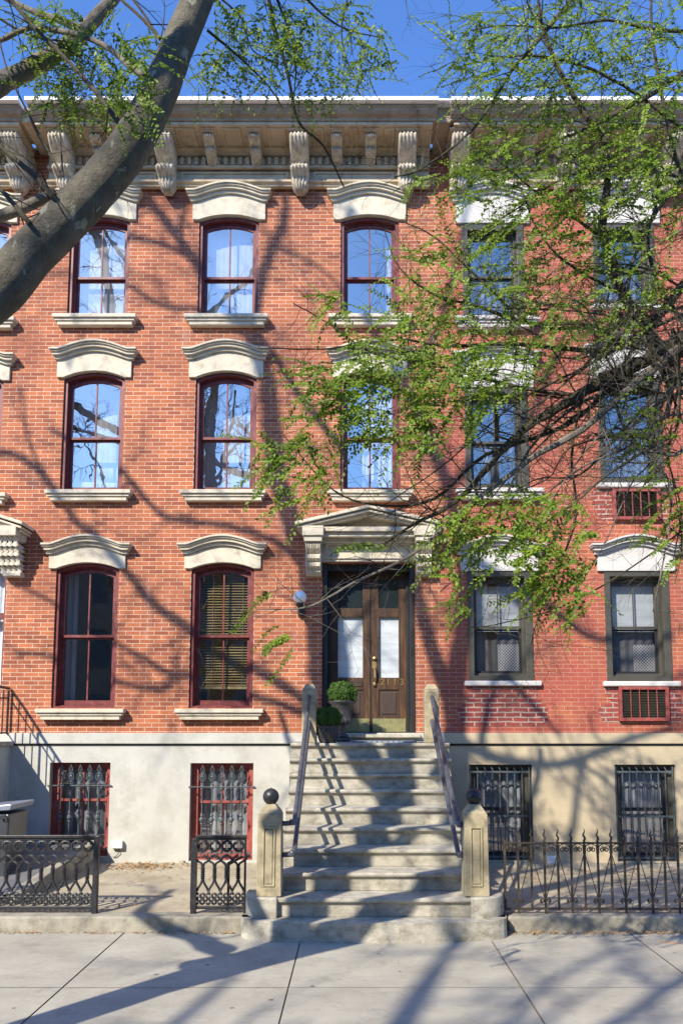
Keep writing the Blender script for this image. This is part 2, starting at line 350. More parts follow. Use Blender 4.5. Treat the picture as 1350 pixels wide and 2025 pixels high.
# ------------------------------------------------------------------ facade pieces
def arc_z(x, cx, a, zs, rise):
    if rise <= 0: return zs
    Rr = (a*a + rise*rise) / (2*rise); d = min(abs(x-cx), a)
    return zs + rise - Rr + math.sqrt(max(Rr*Rr - d*d, 0))
def outline(cx, a, z0, zs, rise, n=14):
    pts = [(cx-a, z0)]
    if rise <= 0: pts += [(cx-a, zs), (cx+a, zs)]
    else: pts += [(cx-a+2*a*i/n, arc_z(cx-a+2*a*i/n, cx, a, zs, rise)) for i in range(n+1)]
    return pts + [(cx+a, z0)]
def wall(x0, x1, z0, z1, holes, mat, parent, name='brick_wall', depth=0.12):
    xs = sorted({x0, x1} | {h[0] for h in holes} | {h[1] for h in holes}); zs = sorted({z0, z1} | {h[2] for h in holes} | {h[3] for h in holes})
    xs = [x for x in xs if x0 <= x <= x1]; zs = [z for z in zs if z0 <= z <= z1]
    mb = MB()
    for i in range(len(xs)-1):
        for j in range(len(zs)-1):
            mx, mz = (xs[i]+xs[i+1])/2, (zs[j]+zs[j+1])/2
            if any(h[0] < mx < h[1] and h[2] < mz < h[3] for h in holes): continue
            mb.add([(xs[i],0,zs[j]),(xs[i+1],0,zs[j]),(xs[i+1],0,zs[j+1]),(xs[i],0,zs[j+1])], [(0,1,2,3)])
    for h in holes:
        a, b, c, d = h
        for q in ([(a,0,c),(a,0,d),(a,depth,d),(a,depth,c)], [(b,0,d),(b,0,c),(b,depth,c),(b,depth,d)],
                  [(a,0,d),(b,0,d),(b,depth,d),(a,depth,d)], [(b,0,c),(a,0,c),(a,depth,c),(b,depth,c)]):
            mb.add(q, [(0,1,2,3)])
    return mb.build(name, mat, parent)
def hood(cx, a, zs, rise, ztop_end, mat, parent, hump=0.135, body=0.59, hw=0.69):
    """moulded label over a window: zs = bottom of the stone at its ends, ztop_end = top of the moulding at its ends"""
    n = 36
    def curve(x): return hump*max(0.0, 1-(abs(x-cx)/(body*0.93))**2)**1.3
    mb = MB()
    def band(half, y, zlo, zhi):
        xs = [cx-half+2*half*i/n for i in range(n+1)]
        mb.strip(xs, [ztop_end+zlo+curve(x) for x in xs], [ztop_end+zhi+curve(x) for x in xs], -y, 0.03)
    band(hw, 0.175, -0.030, 0.0); band(hw-0.012, 0.150, -0.055, -0.032)
    band(hw-0.035, 0.120, -0.092, -0.057); band(hw-0.045, 0.135, -0.104, -0.094)
    band(hw-0.065, 0.085, -0.155, -0.106)
    xs = sorted({cx-body+2*body*i/n for i in range(n+1)} | {cx-a, cx+a})
    mb.strip(xs, [arc_z(x, cx, a, zs, rise) if abs(x-cx) < a else zs for x in xs], [ztop_end-0.157+curve(x) for x in xs], -0.045, 0.10)
    return mb.build('window_hood', mat, parent, bevel=0.006, seg=2)
def sill(x0, x1, ztop, mat, parent, h=0.165):
    mb = MB()
    mb.box(x0, x1, -0.155, 0.07, ztop-h*0.36, ztop)
    mb.box(x0+0.03, x1-0.03, -0.125, 0.03, ztop-h*0.62, ztop-h*0.37)
    mb.box(x0+0.055, x1-0.055, -0.10, 0.03, ztop-h*0.70, ztop-h*0.63)
    mb.box(x0+0.07, x1-0.07, -0.105, 0.03, ztop-h, ztop-h*0.71)
    return mb.build('window_sill', mat, parent, bevel=0.008)
def pane(mb, cx, a, z0, zs, rise, y):
    o = outline(cx, a, z0, zs, rise); mb.add([(p[0], y, p[1]) for p in o], [tuple(range(len(o)))])
def sash_window(parent, x0, x1, z0, zs, rise, meet, mat, glass):
    cx, a = (x0+x1)/2, (x1-x0)/2
    f = MB()
    f.ring(outline(cx, a-0.002, z0, zs, rise), outline(cx, a-0.052, z0+0.03, zs-0.03, rise*0.93), 0.035, 0.11)
    f.ring(outline(cx, a-0.004, z0, zs, rise*0.98), outline(cx, a-0.078, z0+0.045, zs-0.055, rise*0.88), 0.112, 0.24)
    win = f.build('window', mat, parent)
    b = a - 0.080
    u = MB(); u.ring(outline(cx, b, meet-0.022, zs-0.06, rise*0.87), outline(cx, b-0.035, meet+0.018, zs-0.10, rise*0.80), 0.125, 0.16)
    u.box(cx-0.011, cx+0.011, 0.13, 0.155, meet+0.018, zs-0.10+rise*0.80+0.01)
    u.build('sash', mat, win)
    l = MB(); l.ring(outline(cx, b, z0+0.05, meet-0.004, 0), outline(cx, b-0.038, z0+0.12, meet-0.045, 0), 0.17, 0.21)
    l.box(cx-0.011, cx+0.011, 0.175, 0.205, z0+0.12, meet-0.045)
    l.build('sash', mat, win)
    g = MB(); pane(g, cx, b-0.02, meet, zs-0.09, rise*0.83, 0.143); pane(g, cx, b-0.02, z0+0.10, meet-0.03, 0, 0.19)
    g.build('pane', glass, win)
    return win
def sheer(x0, x1, z0, z1, y, mat, parent, name='curtain', amp=0.018, wl=0.09):
    n = max(8, int((x1-x0)/0.012)); vs = []; fs = []; ph = random.uniform(0, 6)
    for i in range(n+1):
        x = x0+(x1-x0)*i/n; yy = y + amp*math.sin(2*math.pi*x/wl+ph) + amp*0.5*math.sin(2*math.pi*x/(wl*2.7)+ph*2)
        vs += [(x, yy, z0), (x, yy*1.0, z1)]
        if i: fs.append((2*i-2, 2*i, 2*i+1, 2*i-1))
    return MB().add(vs, fs).build(name, mat, parent, smooth=True)

Z_BASE = Zp(1450)                                # top of the stucco base
A_X0, A_X1 = -5.13, 1.36
COLA = [(-4.64,-3.67), (-2.545,-1.57), (-0.245,0.70)]
COLR = [(1.745,2.70), (3.86,4.82)]
FL = {3: dict(z0=Zp(628), zs=Zp(440), crown=Zp(427), meet=Zp(541), hood=Zp(386), hb=Zp(437), sill=Zp(629)),
      2: dict(z0=Zp(972), zs=Zp(750), crown=Zp(735), meet=Zp(861), hood=Zp(696), hb=Zp(748), sill=Zp(973)),
      1: dict(z0=Zp(1400), zs=Zp(1127), crown=Zp(1113), meet=Zp(1256), hood=Zp(1078), hb=Zp(1125), sill=Zp(1402))}
TOP = 11.62
DOOR_Z0, DOOR_Z1 = Zp(1452), Zp(1113)

def bracket(mb, x, big=True):
    """carved console: fluted leaf on an S-shaped front"""
    if big: w_, z1, z0, prof = 0.145, 11.465, 10.77, [(0,.47),(.06,.50),(.14,.47),(.25,.38),(.36,.25),(.43,.15),(.49,.17),(.54,.26),(.60,.29),(.66,.25),(.72,.14),(.80,.14),(.88,.13),(.95,.105),(1,.06)]
    else: w_, z1, z0, prof = 0.085, 11.465, 11.22, [(0,.40),(.08,.45),(.20,.46),(.30,.40),(.36,.27),(.42,.24),(.50,.28),(.60,.27),(.72,.19),(.85,.12),(.95,.07),(1,.03)]
    nu = 21; vs = []; m = len(prof)
    for t, d in prof:
        for i in range(nu):
            u = -1+2*i/(nu-1)
            wd = w_*(1.0 if t < 0.4 else (0.93 if t < 0.56 else (1.0 if t < 0.7 else 0.92-0.5*max(t-0.85,0)/0.15)))
            rib = 0.016*math.cos(5*math.pi*u)*(1 if big else .9) + 0.02*(1-u*u)
            vs.append((x+u*wd, -0.10-d-rib, z1+(z0-z1)*t - (0.02*abs(math.cos(2.5*math.pi*u)) if t == 1 else 0)))
    fs = [(i*nu+k, (i+1)*nu+k, (i+1)*nu+k+1, i*nu+k+1) for i in range(m-1) for k in range(nu-1)]
    o = len(vs)
    for t, d in prof:                            # flat cheeks back to the frieze
        for sx in (0, nu-1):
            p = vs[[q[0] for q in prof].index(t)*nu+sx]; vs.append((p[0], -0.05, p[2]))
    for i in range(m-1):
        fs += [(i*nu, o+2*i, o+2*i+2, (i+1)*nu), (i*nu+nu-1, (i+1)*nu+nu-1, o+2*i+3, o+2*i+1)]
    fs += [tuple(range(nu)) + (o+1, o), tuple((m-1)*nu+k for k in range(nu-1,-1,-1)) + (o+2*m-2, o+2*m-1)]
    mb.add(vs, fs)
    return mb
def cornice(parent, x0, x1, bigs, smalls, mat, bmat):
    c = MB()
    crown = [(-0.685,11.556),(-0.70,11.556),(-0.71,11.585),(-0.735,11.60),(-0.765,11.612),(-0.80,11.645),(-0.815,11.68),(-0.835,11.69),(-0.835,11.714),(-0.2,11.74),(-0.2,11.556)]
    c.box(x0, x1, -0.68, 0.02, 11.505, 11.553)                       # fascia and soffit
    c.prism([(-0.10,11.503),(-0.235,11.503),(-0.225,11.47),(-0.17,11.45),(-0.14,11.415),(-0.10,11.41)], x0, x1, 'x')
    c.box(x0, x1, -0.10, 0.02, 11.215, 11.408)                        # dentil ground
    c.box(x0, x1, -0.155, -0.102, 11.19, 11.235)
    k = x0 + 0.03
    while k < x1 - 0.06:
        c.box(k, k+0.06, -0.16, -0.102, 11.245, 11.375); k += 0.118
    c.box(x0, x1, -0.075, 0.02, 10.94, 11.213)                        # frieze
    edges = [x0] + [b for b in bigs] + [x1]
    for a, b in zip(bigs[:-1], bigs[1:]):                             # raised frieze panels
        c.ring([(a+.2,11.02),(a+.2,11.16),(b-.2,11.16),(b-.2,11.02)], [(a+.235,11.05),(a+.235,11.13),(b-.235,11.13),(b-.235,11.05)], -0.10, -0.07)
    c.prism([(-0.03,10.90),(-0.105,10.90),(-0.11,10.93),(-0.15,10.95),(-0.155,10.985),(-0.03,11.0)], x0, x1, 'x')
    for b in list(bigs) + list(smalls):
        h = 0.19 if b in bigs else 0.125
        c.box(b-h, b+h, -0.63, -0.08, 11.485, 11.506); c.box(b-h+0.03, b+h-0.03, -0.61, -0.08, 11.468, 11.487)
    allb = sorted(list(bigs)+list(smalls))
    for a, b in zip(allb[:-1], allb[1:]):                             # coffer mouldings between the brackets
        if b-a > 0.5:
            l, r = a+.21, b-.21
            for q in ((l,r,-.62,-.585),(l,r,-.20,-.165),(l,l+.035,-.585,-.20),(r-.035,r,-.585,-.20)): c.box(q[0],q[1],q[2],q[3],11.484,11.507)
    o = c.build('cornice', mat, parent, bevel=0.004, seg=1, fix=True)
    for b in bigs: bracket(MB(), b, True).build('bracket', bmat, o, smooth=True, fix=True)
    for b in smalls: bracket(MB(), b, False).build('bracket', bmat, o, smooth=True, fix=True)
    MB().prism(crown, x0-0.06, x1+0.06, 'x').build('crown_moulding', M['crown'], o, bevel=0.004, seg=1, fix=True)
    MB().prism([(-0.915,11.722),(-0.915,11.78),(0.0,11.80),(0.0,11.745)], x0-0.07, x1+0.07, 'x').build('gutter', M['roofing'], o, fix=True)
    return o
def shell(parent, x0, x1):
    mb = MB()
    mb.add([(x0,6,0),(x1,6,0),(x1,6,11.6),(x0,6,11.6)], [(0,1,2,3)])
    mb.add([(x0,0.01,0),(x0,6,0),(x0,6,11.6),(x0,0.01,11.6)], [(0,1,2,3)]); mb.add([(x1,0.01,0),(x1,6,0),(x1,6,11.6),(x1,0.01,11.6)], [(0,1,2,3)])
    for z in (FL[1]['z0']-0.5, FL[2]['z0']-0.5, FL[3]['z0']-0.5):
        mb.add([(x0,0.26,z),(x1,0.26,z),(x1,6,z),(x0,6,z)], [(0,1,2,3)])
    mb.build('interior_wall', M['interior'], parent)
    MB().box(x0, x1, 0.0, 6.0, 11.60, 11.66).build('roof', M['roofing'], parent)
def base_wall(parent, x0, x1, holes, mat):
    wall(x0, x1, -0.05, Zp(1474), holes, mat, parent, 'basement_wall', depth=0.22)
    MB().box(x0, x1, -0.035, 0.02, Zp(1470.5), Z_BASE+0.005).build('water_table', mat, parent, bevel=0.006)
    MB().box(x0, x1, -0.012, 0.02, Zp(1474.5), Zp(1470.5)).build('drip_groove', M['black'], parent)

# ================================================================== the middle house
HA = thing('row_house', 'orange brick row house with cream arched window hoods, double wooden door and grey stucco base', 'house', (-1.9, 0, 0), 'brick row houses along the street')
DX0, DX1 = -0.515, 0.915
holes = []
for fl in (3, 2, 1):
    for ci, (x0, x1) in enumerate(COLA):
        if fl == 1 and ci == 2: continue
        holes.append((x0, x1, FL[fl]['z0'], FL[fl]['crown']+0.03))
holes.append((DX0, DX1, Z_BASE, DOOR_Z1))
wall(A_X0, A_X1, Z_BASE, TOP, holes, M['brick'], HA)
BA = [(Xp(96,1600), Xp(216,1600), Zp(1695), Zp(1508)), (Xp(375,1600), Xp(500,1600), Zp(1703), Zp(1509))]
base_wall(HA, A_X0, A_X1, BA, M['stucco'])
shell(HA, A_X0, A_X1)
for fl in (3, 2, 1):
    q = FL[fl]
    for ci, (x0, x1) in enumerate(COLA):
        if fl == 1 and ci == 2: continue
        cx, a = (x0+x1)/2, (x1-x0)/2
        hood(cx, a, q['hb'], q['crown']-q['hb'], q['hood'], M['stone'], HA)
        sill(cx-0.665, cx+0.665, q['sill'], M['stone'], HA)
        g = M['glass'] if fl > 1 else M['glass_dark']
        win = sash_window(HA, x0, x1, q['z0'], q['hb']-0.01, q['crown']-q['hb'], q['meet'], M['red'], g)
        if fl == 3 and ci < 2: sheer(x0+0.06, x1-0.06, q['z0']+0.02, q['crown'], 0.30, M['curtain'], win, amp=0.003)
        if fl == 3 and ci == 2: sheer(x1-0.2, x1-0.05, q['z0']+0.02, q['crown'], 0.34, M['curtain'], win)
        if fl == 2 and ci < 2: sheer(x0+0.06, x1-0.06, q['z0']+0.02, q['crown'], 0.5, M['curtain'], win, amp=0.003)  # pale sheet added behind these panes as a veil to whiten their reflection
        if fl == 2 and ci == 0:
            mb = MB()
            for px0, px1, zz in ((x0+0.13, x0+0.49, 0.20), (x0+0.52, x1-0.16, 0.19)):
                pts = [(px0,0.3),(px1,0.3),(px1,0.42),(px0,0.42)]
                mb.prism(pts, q['z0']+0.06, q['z0']+0.06+zz, 'z')
            mb.build('pillow', M['curtain'], win, smooth=False, bevel=0.05, seg=4)
        if fl == 2 and ci == 2:
            sheer(x0+0.35, x1-0.1, q['z0']+0.02, q['crown'], 0.33, M['curtain'], win)
        if fl == 1 and ci == 1:
            mb = MB(); z = q['z0']+0.36; zt = q['crown']-0.1
            mb.box(x0+0.11, x1-0.11, 0.25, 0.29, z-0.06, z-0.02)
            while z < zt:
                mb.add([(x0+0.11,0.25,z-0.006),(x1-0.11,0.25,z-0.006),(x1-0.11,0.288,z+0.016),(x0+0.11,0.288,z+0.016)], [(0,1,2,3)]); z += 0.0425
            for xx in (x0+0.3, x1-0.2): mb.tube([(xx,0.245,q['z0']+0.3),(xx,0.245,zt)], 0.004, 4)
            mb.build('blind', M['blind'], win)
        if fl == 1 and ci == 0:
            sheer(x0+0.07, x0+0.24, q['z0']+0.05, q['crown']-0.05, 0.36, M['lace'], win, amp=0.02); sheer(x1-0.17, x1-0.07, q['z0']+0.05, q['crown']-0.05, 0.5, M['lace'], win, amp=0.02)
            mb = MB(); z = q['crown']-0.42
            while z < q['crown']-0.2:
                mb.add([(cx+0.03,0.9,z),(x1+0.1,0.9,z),(x1+0.1,0.94,z+0.016),(cx+0.03,0.94,z+0.016)], [(0,1,2,3)]); z += 0.04
            mb.build('blind', M['blind'], win)
cornice(HA, -5.0, 1.20, [-4.69,-3.04,-0.895,0.82], [-4.11,-3.57,-2.32,-1.60,-0.30,0.24], M['cornice'], M['bracket'])
# tan boards closing the gaps between neighbouring cornices
MB().box(1.2605, 1.4695, -0.70, 0.02, 11.53, 11.77).build('cornice_return', M['crown'], HA)
MB().box(1.271, 1.459, -0.85, 0.0, 11.772, 11.80).build('gutter', M['roofing'], HA)
MB().box(-5.1795, -5.0605, -0.70, 0.02, 11.53, 11.77).build('cornice_return', M['cornice'], HA)

# door surround
S = MB(); ds = 0.2
S.box(DX0-0.02, DX1+0.02, -0.06, 0.05, Zp(1112), Zp(1058))                       # lintel
zt, zb = Zp(1076), Zp(1107)
S.ring([(DX0+.04,zb),(DX0+.04,zt),(DX1-.04,zt),(DX1-.04,zb)], [(DX0+.08,zb+.03),(DX0+.08,zt-.03),(DX1-.08,zt-.03),(DX1-.08,zb+.03)], -0.085, -0.055)
zc0 = 5.02
S.box(DX0-0.30, DX1+0.30, -0.34, 0.02, zc0+0.10, zc0+0.17); S.box(DX0-0.27, DX1+0.27, -0.28, 0.02, zc0+0.03, zc0+0.098); S.box(DX0-0.24, DX1+0.24, -0.16, 0.02, zc0-0.03, zc0+0.028)
for sx in (DX0-0.13, DX1+0.13):
    S.box(sx-0.16, sx+0.16, -0.40, 0.02, zc0+0.022, zc0+0.172); S.box(sx-0.135, sx+0.135, -0.37, 0.02, zc0-0.06, zc0+0.02)
apx, az, ez = (DX0+DX1)/2, zc0+0.44, zc0+0.175
for e, y, dz, th in ((0.0, 0.44, 0.0, 0.05), (0.03, 0.40, -0.05, 0.035), (0.06, 0.34, -0.088, 0.05)):
    xs = [DX0-0.40+e, apx, DX1+0.40-e]
    S.strip(xs, [ez+dz+e*0.35, az+dz, ez+dz+e*0.35], [ez+dz+th+e*0.35, az+dz+th, ez+dz+th+e*0.35], -y, 0.02)
S.prism([(DX0-0.1, zc0+0.172), (DX1+0.1, zc0+0.172), (apx, az-0.07)], -0.10, 0.02, 'y')
sur = S.build('door_surround', M['stone'], HA, bevel=0.008, fix=True)
for sx in (DX0-0.13, DX1+0.13):                                                     # fluted scroll consoles
    mb = MB(); nu = 17; prof = [(0,.26),(.08,.30),(.2,.27),(.33,.19),(.42,.23),(.5,.24),(.58,.17),(.66,.20),(.74,.20),(.82,.13),(.9,.13),(.98,.08),(1,.07)]
    z1, z0 = zc0-0.062, Zp(1141); vs = []; m = len(prof)
    for t, d in prof:
        for i in range(nu):
            u = -1+2*i/(nu-1); vs.append((sx+u*0.115, -0.03-d-0.014*math.cos(7*math.pi*u)*(1 if .03 < t < .97 else 0), z1+(z0-z1)*t))
    fs = [(i*nu+k, (i+1)*nu+k, (i+1)*nu+k+1, i*nu+k+1) for i in range(m-1) for k in range(nu-1)]
    o = len(vs)
    for i in range(m):
        for k in (0, nu-1): p = vs[i*nu+k]; vs.append((p[0], 0.02, p[2]))
    for i in range(m-1): fs += [(i*nu, o+2*i, o+2*i+2, (i+1)*nu), (i*nu+nu-1, (i+1)*nu+nu-1, o+2*i+3, o+2*i+1)]
    fs.append(tuple((m-1)*nu+k for k in range(nu-1,-1,-1)) + (o+2*m-2, o+2*m-1)); fs.append(tuple(range(nu)) + (o+1, o))
    mb.add(vs, fs).build('console', M['stone'], sur, smooth=False, fix=True)
# door frame, transom and two leaves
dz0, dz1 = DOOR_Z0, DOOR_Z1
F = MB()
for a, b in ((DX0, DX0+0.075), (DX1-0.075, DX1)): F.box(a, b, 0.03, 0.40, dz0, dz1)
F.box(DX0+0.075, DX1-0.075, 0.10, 0.40, dz1-0.10, dz1)
F.box(DX0+0.075, DX0+0.12, 0.30, 0.42, dz0, dz1-0.10); F.box(DX1-0.12, DX1-0.075, 0.30, 0.42, dz0, dz1-0.10)
F.build('door_frame', M['black'], HA, bevel=0.006)
Yd = 0.34
def leaf(xa, xb, has_num):
    gz1, gz0 = Zp(1220, Yd), Zp(1340, Yd); tz1, tz0 = Zp(1146, Yd), Zp(1203, Yd); pz1, pz0 = Zp(1364, Yd), Zp(1417, Yd); kz1, kz0 = Zp(1421, Yd), Zp(1447, Yd)
    st = 0.115; b0 = dz0+0.02; b1 = dz1-0.10
    d = MB()
    d.box(xa, xa+st, Yd, Yd+0.05, b0, b1); d.box(xb-st, xb, Yd, Yd+0.05, b0, b1)
    for a, b in ((b0, pz0), (pz1, gz0), (gz1, tz0), (tz1, b1)): d.box(xa+st, xb-st, Yd, Yd+0.05, a, b)
    o = d.build('door', M['wood'], HA, bevel=0.004)
    p = MB(); p.box(xa+st, xb-st, Yd+0.02, Yd+0.04, pz0, pz1); p.box(xa+st+0.04, xb-st-0.04, Yd+0.006, Yd+0.021, pz0+0.04, pz1-0.04); p.build('panel', M['wood_dark'], o, bevel=0.006)
    MB().box(xa+st, xb-st, Yd+0.02, Yd+0.03, tz0, tz1).build('transom_pane', M['ribbed'], o)
    g = MB(); g.add([(xa+st,Yd+0.02,gz0),(xb-st,Yd+0.02,gz0),(xb-st,Yd+0.02,gz1),(xa+st,Yd+0.02,gz1)], [(0,1,2,3)]); g.build('pane', M['glass_door'], o)
    sheer(xa+st-0.02, xb-st+0.02, gz0-0.02, gz1+0.02, Yd+0.055, M['shade'], o, 'curtain', 0.0008, 0.05)
    MB().box(xa+0.015, xb-0.015, Yd-0.004, Yd+0.002, kz0, kz1).build('kick_plate', M['kick'], o)
    return o, xa, xb, gz0, pz1
mid = Xp(733, 1300, Yd)
leafL, *_ = leaf(DX0+0.12, mid-0.012, False); leafR, xa, xb, gz0, pz1 = leaf(mid+0.012, DX1-0.12, True)
MB().box(mid-0.011, mid+0.011, Yd+0.012, Yd+0.04, dz0+0.02, dz1-0.1).build('door_gap', M['black'], HA)
# mail slot on the left leaf
zm = (gz0+pz1)/2
mb = MB().ring([(mid-.34,zm-.04),(mid-.34,zm+.04),(mid-.14,zm+.04),(mid-.14,zm-.04)], [(mid-.325,zm-.025),(mid-.325,zm+.025),(mid-.155,zm+.025),(mid-.155,zm-.025)], Yd-0.012, Yd+0.002)
mb.box(mid-.325, mid-.155, Yd-0.006, Yd+0.001, zm-.025, zm+.025); mb.build('mail_slot', M['wood_dark'], leafL)
# brass handle set
hx = Xp(740, 1310, Yd); H = MB()
H.ball((hx, Yd-0.02, Zp(1302, Yd)), 0.032, 12); H.box(hx-0.035, hx+0.035, Yd-0.012, Yd+0.001, Zp(1322, Yd), Zp(1309, Yd))
H.tube([(hx, Yd-0.01, Zp(1318, Yd)), (hx+0.005, Yd-0.06, Zp(1325, Yd)), (hx+0.008, Yd-0.065, Zp(1340, Yd)), (hx, Yd-0.01, Zp(1352, Yd))], [0.014,0.018,0.016,0.012], 8)
H.lathe((hx, Yd-0.012, Zp(1353, Yd)), [(0.025,-0.03),(0.03,0.0),(0.02,0.03)], 10)
H.build('handle', M['brass'], leafR, smooth=False, bevel=0.003)
def text_mesh(txt, size, loc, mat, parent, name):
    cu = bpy.data.curves.new('digits', 'FONT'); cu.body = txt; cu.size = size; cu.extrude = 0.004; cu.align_x = 'CENTER'
    t = bpy.data.objects.new('digits', cu); COL.objects.link(t)
    me = bpy.data.meshes.new_from_object(t.evaluated_get(bpy.context.evaluated_depsgraph_get()))
    bpy.data.objects.remove(t)
    me.transform(Matrix.Translation(loc) @ Matrix.Rotation(R_(90), 4, 'X'))
    me.materials.clear(); me.materials.append(mat)
    o = bpy.data.objects.new(name, me); COL.objects.link(o); put(o, parent); return o
for ch, px in (('2', 756), ('1', 767), ('1', 781), ('3', 794)):
    text_mesh(ch, 0.15, (Xp(px, 1350, Yd), Yd-0.005, Zp(1355, Yd)), M['brass'], leafR, 'house_number')
MB().box(Xp(655,1452,-0.1), Xp(832,1452,-0.1), -0.16, 0.42, DOOR_Z0-0.05, DOOR_Z0).build('door_sill', M['step'], HA, bevel=0.012)

# basement windows with ornamental grilles
def basement_win_red(h):
    x0, x1, z0, z1 = h; f = MB()
    f.ring([(x0+.002,z0),(x0+.002,z1-.002),(x1-.002,z1-.002),(x1-.002,z0)], [(x0+.10,z0+.09),(x0+.10,z1-.08),(x1-.08,z1-.08),(x1-.08,z0+.09)], 0.12, 0.26)
    win = f.build('window', M['red_bright'], HA)
    zm = z0+(z1-z0)*0.58; cx = (x0+x1)/2
    for a, b, y in ((zm, z1-.08, 0.16), (z0+.09, zm+0.02, 0.20)):
        s = MB(); s.ring([(x0+.10,a),(x0+.10,b),(x1-.08,b),(x1-.08,a)], [(x0+.135,a+.035),(x0+.135,b-.035),(x1-.115,b-.035),(x1-.115,a+.035)], y, y+0.035); s.box(cx-.012, cx+.012, y+.004, y+.03, a+.035, b-.035)
        s.build('sash', M['red_bright'], win)
    g = MB(); g.add([(x0+.12,0.178,zm),(x1-.1,0.178,zm),(x1-.1,0.178,z1-.1),(x0+.12,0.178,z1-.1)], [(0,1,2,3)]); g.add([(x0+.12,0.218,z0+.1),(x1-.1,0.218,z0+.1),(x1-.1,0.218,zm),(x0+.12,0.218,zm)], [(0,1,2,3)])
    g.build('pane', M['glass_dark'], win)
    sheer(x0+.12, x1-.08, z0+.1, z1-.1, 0.33, M['lace'], win, amp=0.03, wl=0.17)
    # grille
    gr = MB(); zr = z0+(z1-z0)*0.755
    gr.tube([(x0-.02,-0.02,zr),(x1+.03,-0.02,zr)], 0.011, 6); gr.tube([(x0,0.03,z0+.12),(x1,0.03,z0+.12)], 0.010, 6)
    go = gr.build('window_grille', M['iron_grey'], HA)
    for i in range(5):
        bx = x0+(x1-x0)*(0.19+0.155*i) + 0.005; y = 0.0; b = MB()
        b.tube([(bx,y,z0+.05),(bx,y,z1-.33)], 0.011, 6)
        b.lathe((bx,y,z1-.33), [(.012,-.06),(.026,-.05),(.018,-.035),(.032,-.02),(.022,0),(.03,.012),(.014,.03)], 8)
        zt = z1-.29                                             # openwork finial
        b.tube([(bx,y,zt),(bx-.05,y,zt+.06),(bx-.042,y,zt+.11),(bx-.012,y,zt+.15),(bx-.03,y,zt+.18),(bx,y,zt+.255)], 0.008, 5)
        b.tube([(bx,y,zt),(bx+.05,y,zt+.06),(bx+.042,y,zt+.11),(bx+.012,y,zt+.15),(bx+.03,y,zt+.18),(bx,y,zt+.255)], 0.008, 5)
        b.loop((bx,y,zt+.07), .025, .007, 10); b.loop((bx,y,zt+.115), .016, .006, 8); b.tube([(bx,y,zt),(bx,y,zt+.2)], .006, 5)
        zk = z0+(z1-z0)*0.42
        b.lathe((bx,y,zk), [(.011,-.09),(.024,-.06),(.016,-.045),(.036,-.015),(.036,.012),(.018,.04),(.026,.06),(.011,.10)], 8)
        for sx in (-1, 1): b.ball((bx+sx*.038,y,zk), .012, 6)
        b.build('bar', M['iron_grey'], go)
for h in BA: basement_win_red(h)

# ================================================================== the right-hand house
HR = thing('row_house', 'red painted brick house with white hoods and square dark windows', 'house', (5, 0, 0), 'brick row houses along the street')
rx1 = 9.4
RW = {3: [(Zp(633), Zp(446)), (Zp(604), Zp(446))], 2: [(Zp(970), Zp(770)), (Zp(956), Zp(752))], 1: [(Zp(1346), Zp(1129)), (Zp(1347), Zp(1129))]}
colr = COLR + [(5.95, 6.90)]
holes = [(c[0], c[1], *RW[fl][min(i, 1)]) for fl in (3,2,1) for i, c in enumerate(colr)]
wall(A_X1, rx1, Z_BASE, TOP, holes, M['brick_red'], HR)
BR = [(Xp(928,1600), Xp(1053,1600), Zp(1702), Zp(1512)), (Xp(1217,1600), Xp(1338,1600), Zp(1704), Zp(1512))]
base_wall(HR, A_X1, rx1, BR, M['stucco_tan']); shell(HR, A_X1, rx1)
HT = {3: Zp(386), 2: Zp(703), 1: Zp(1079)}; HBm = {3: Zp(443), 2: Zp(766), 1: Zp(1130)}
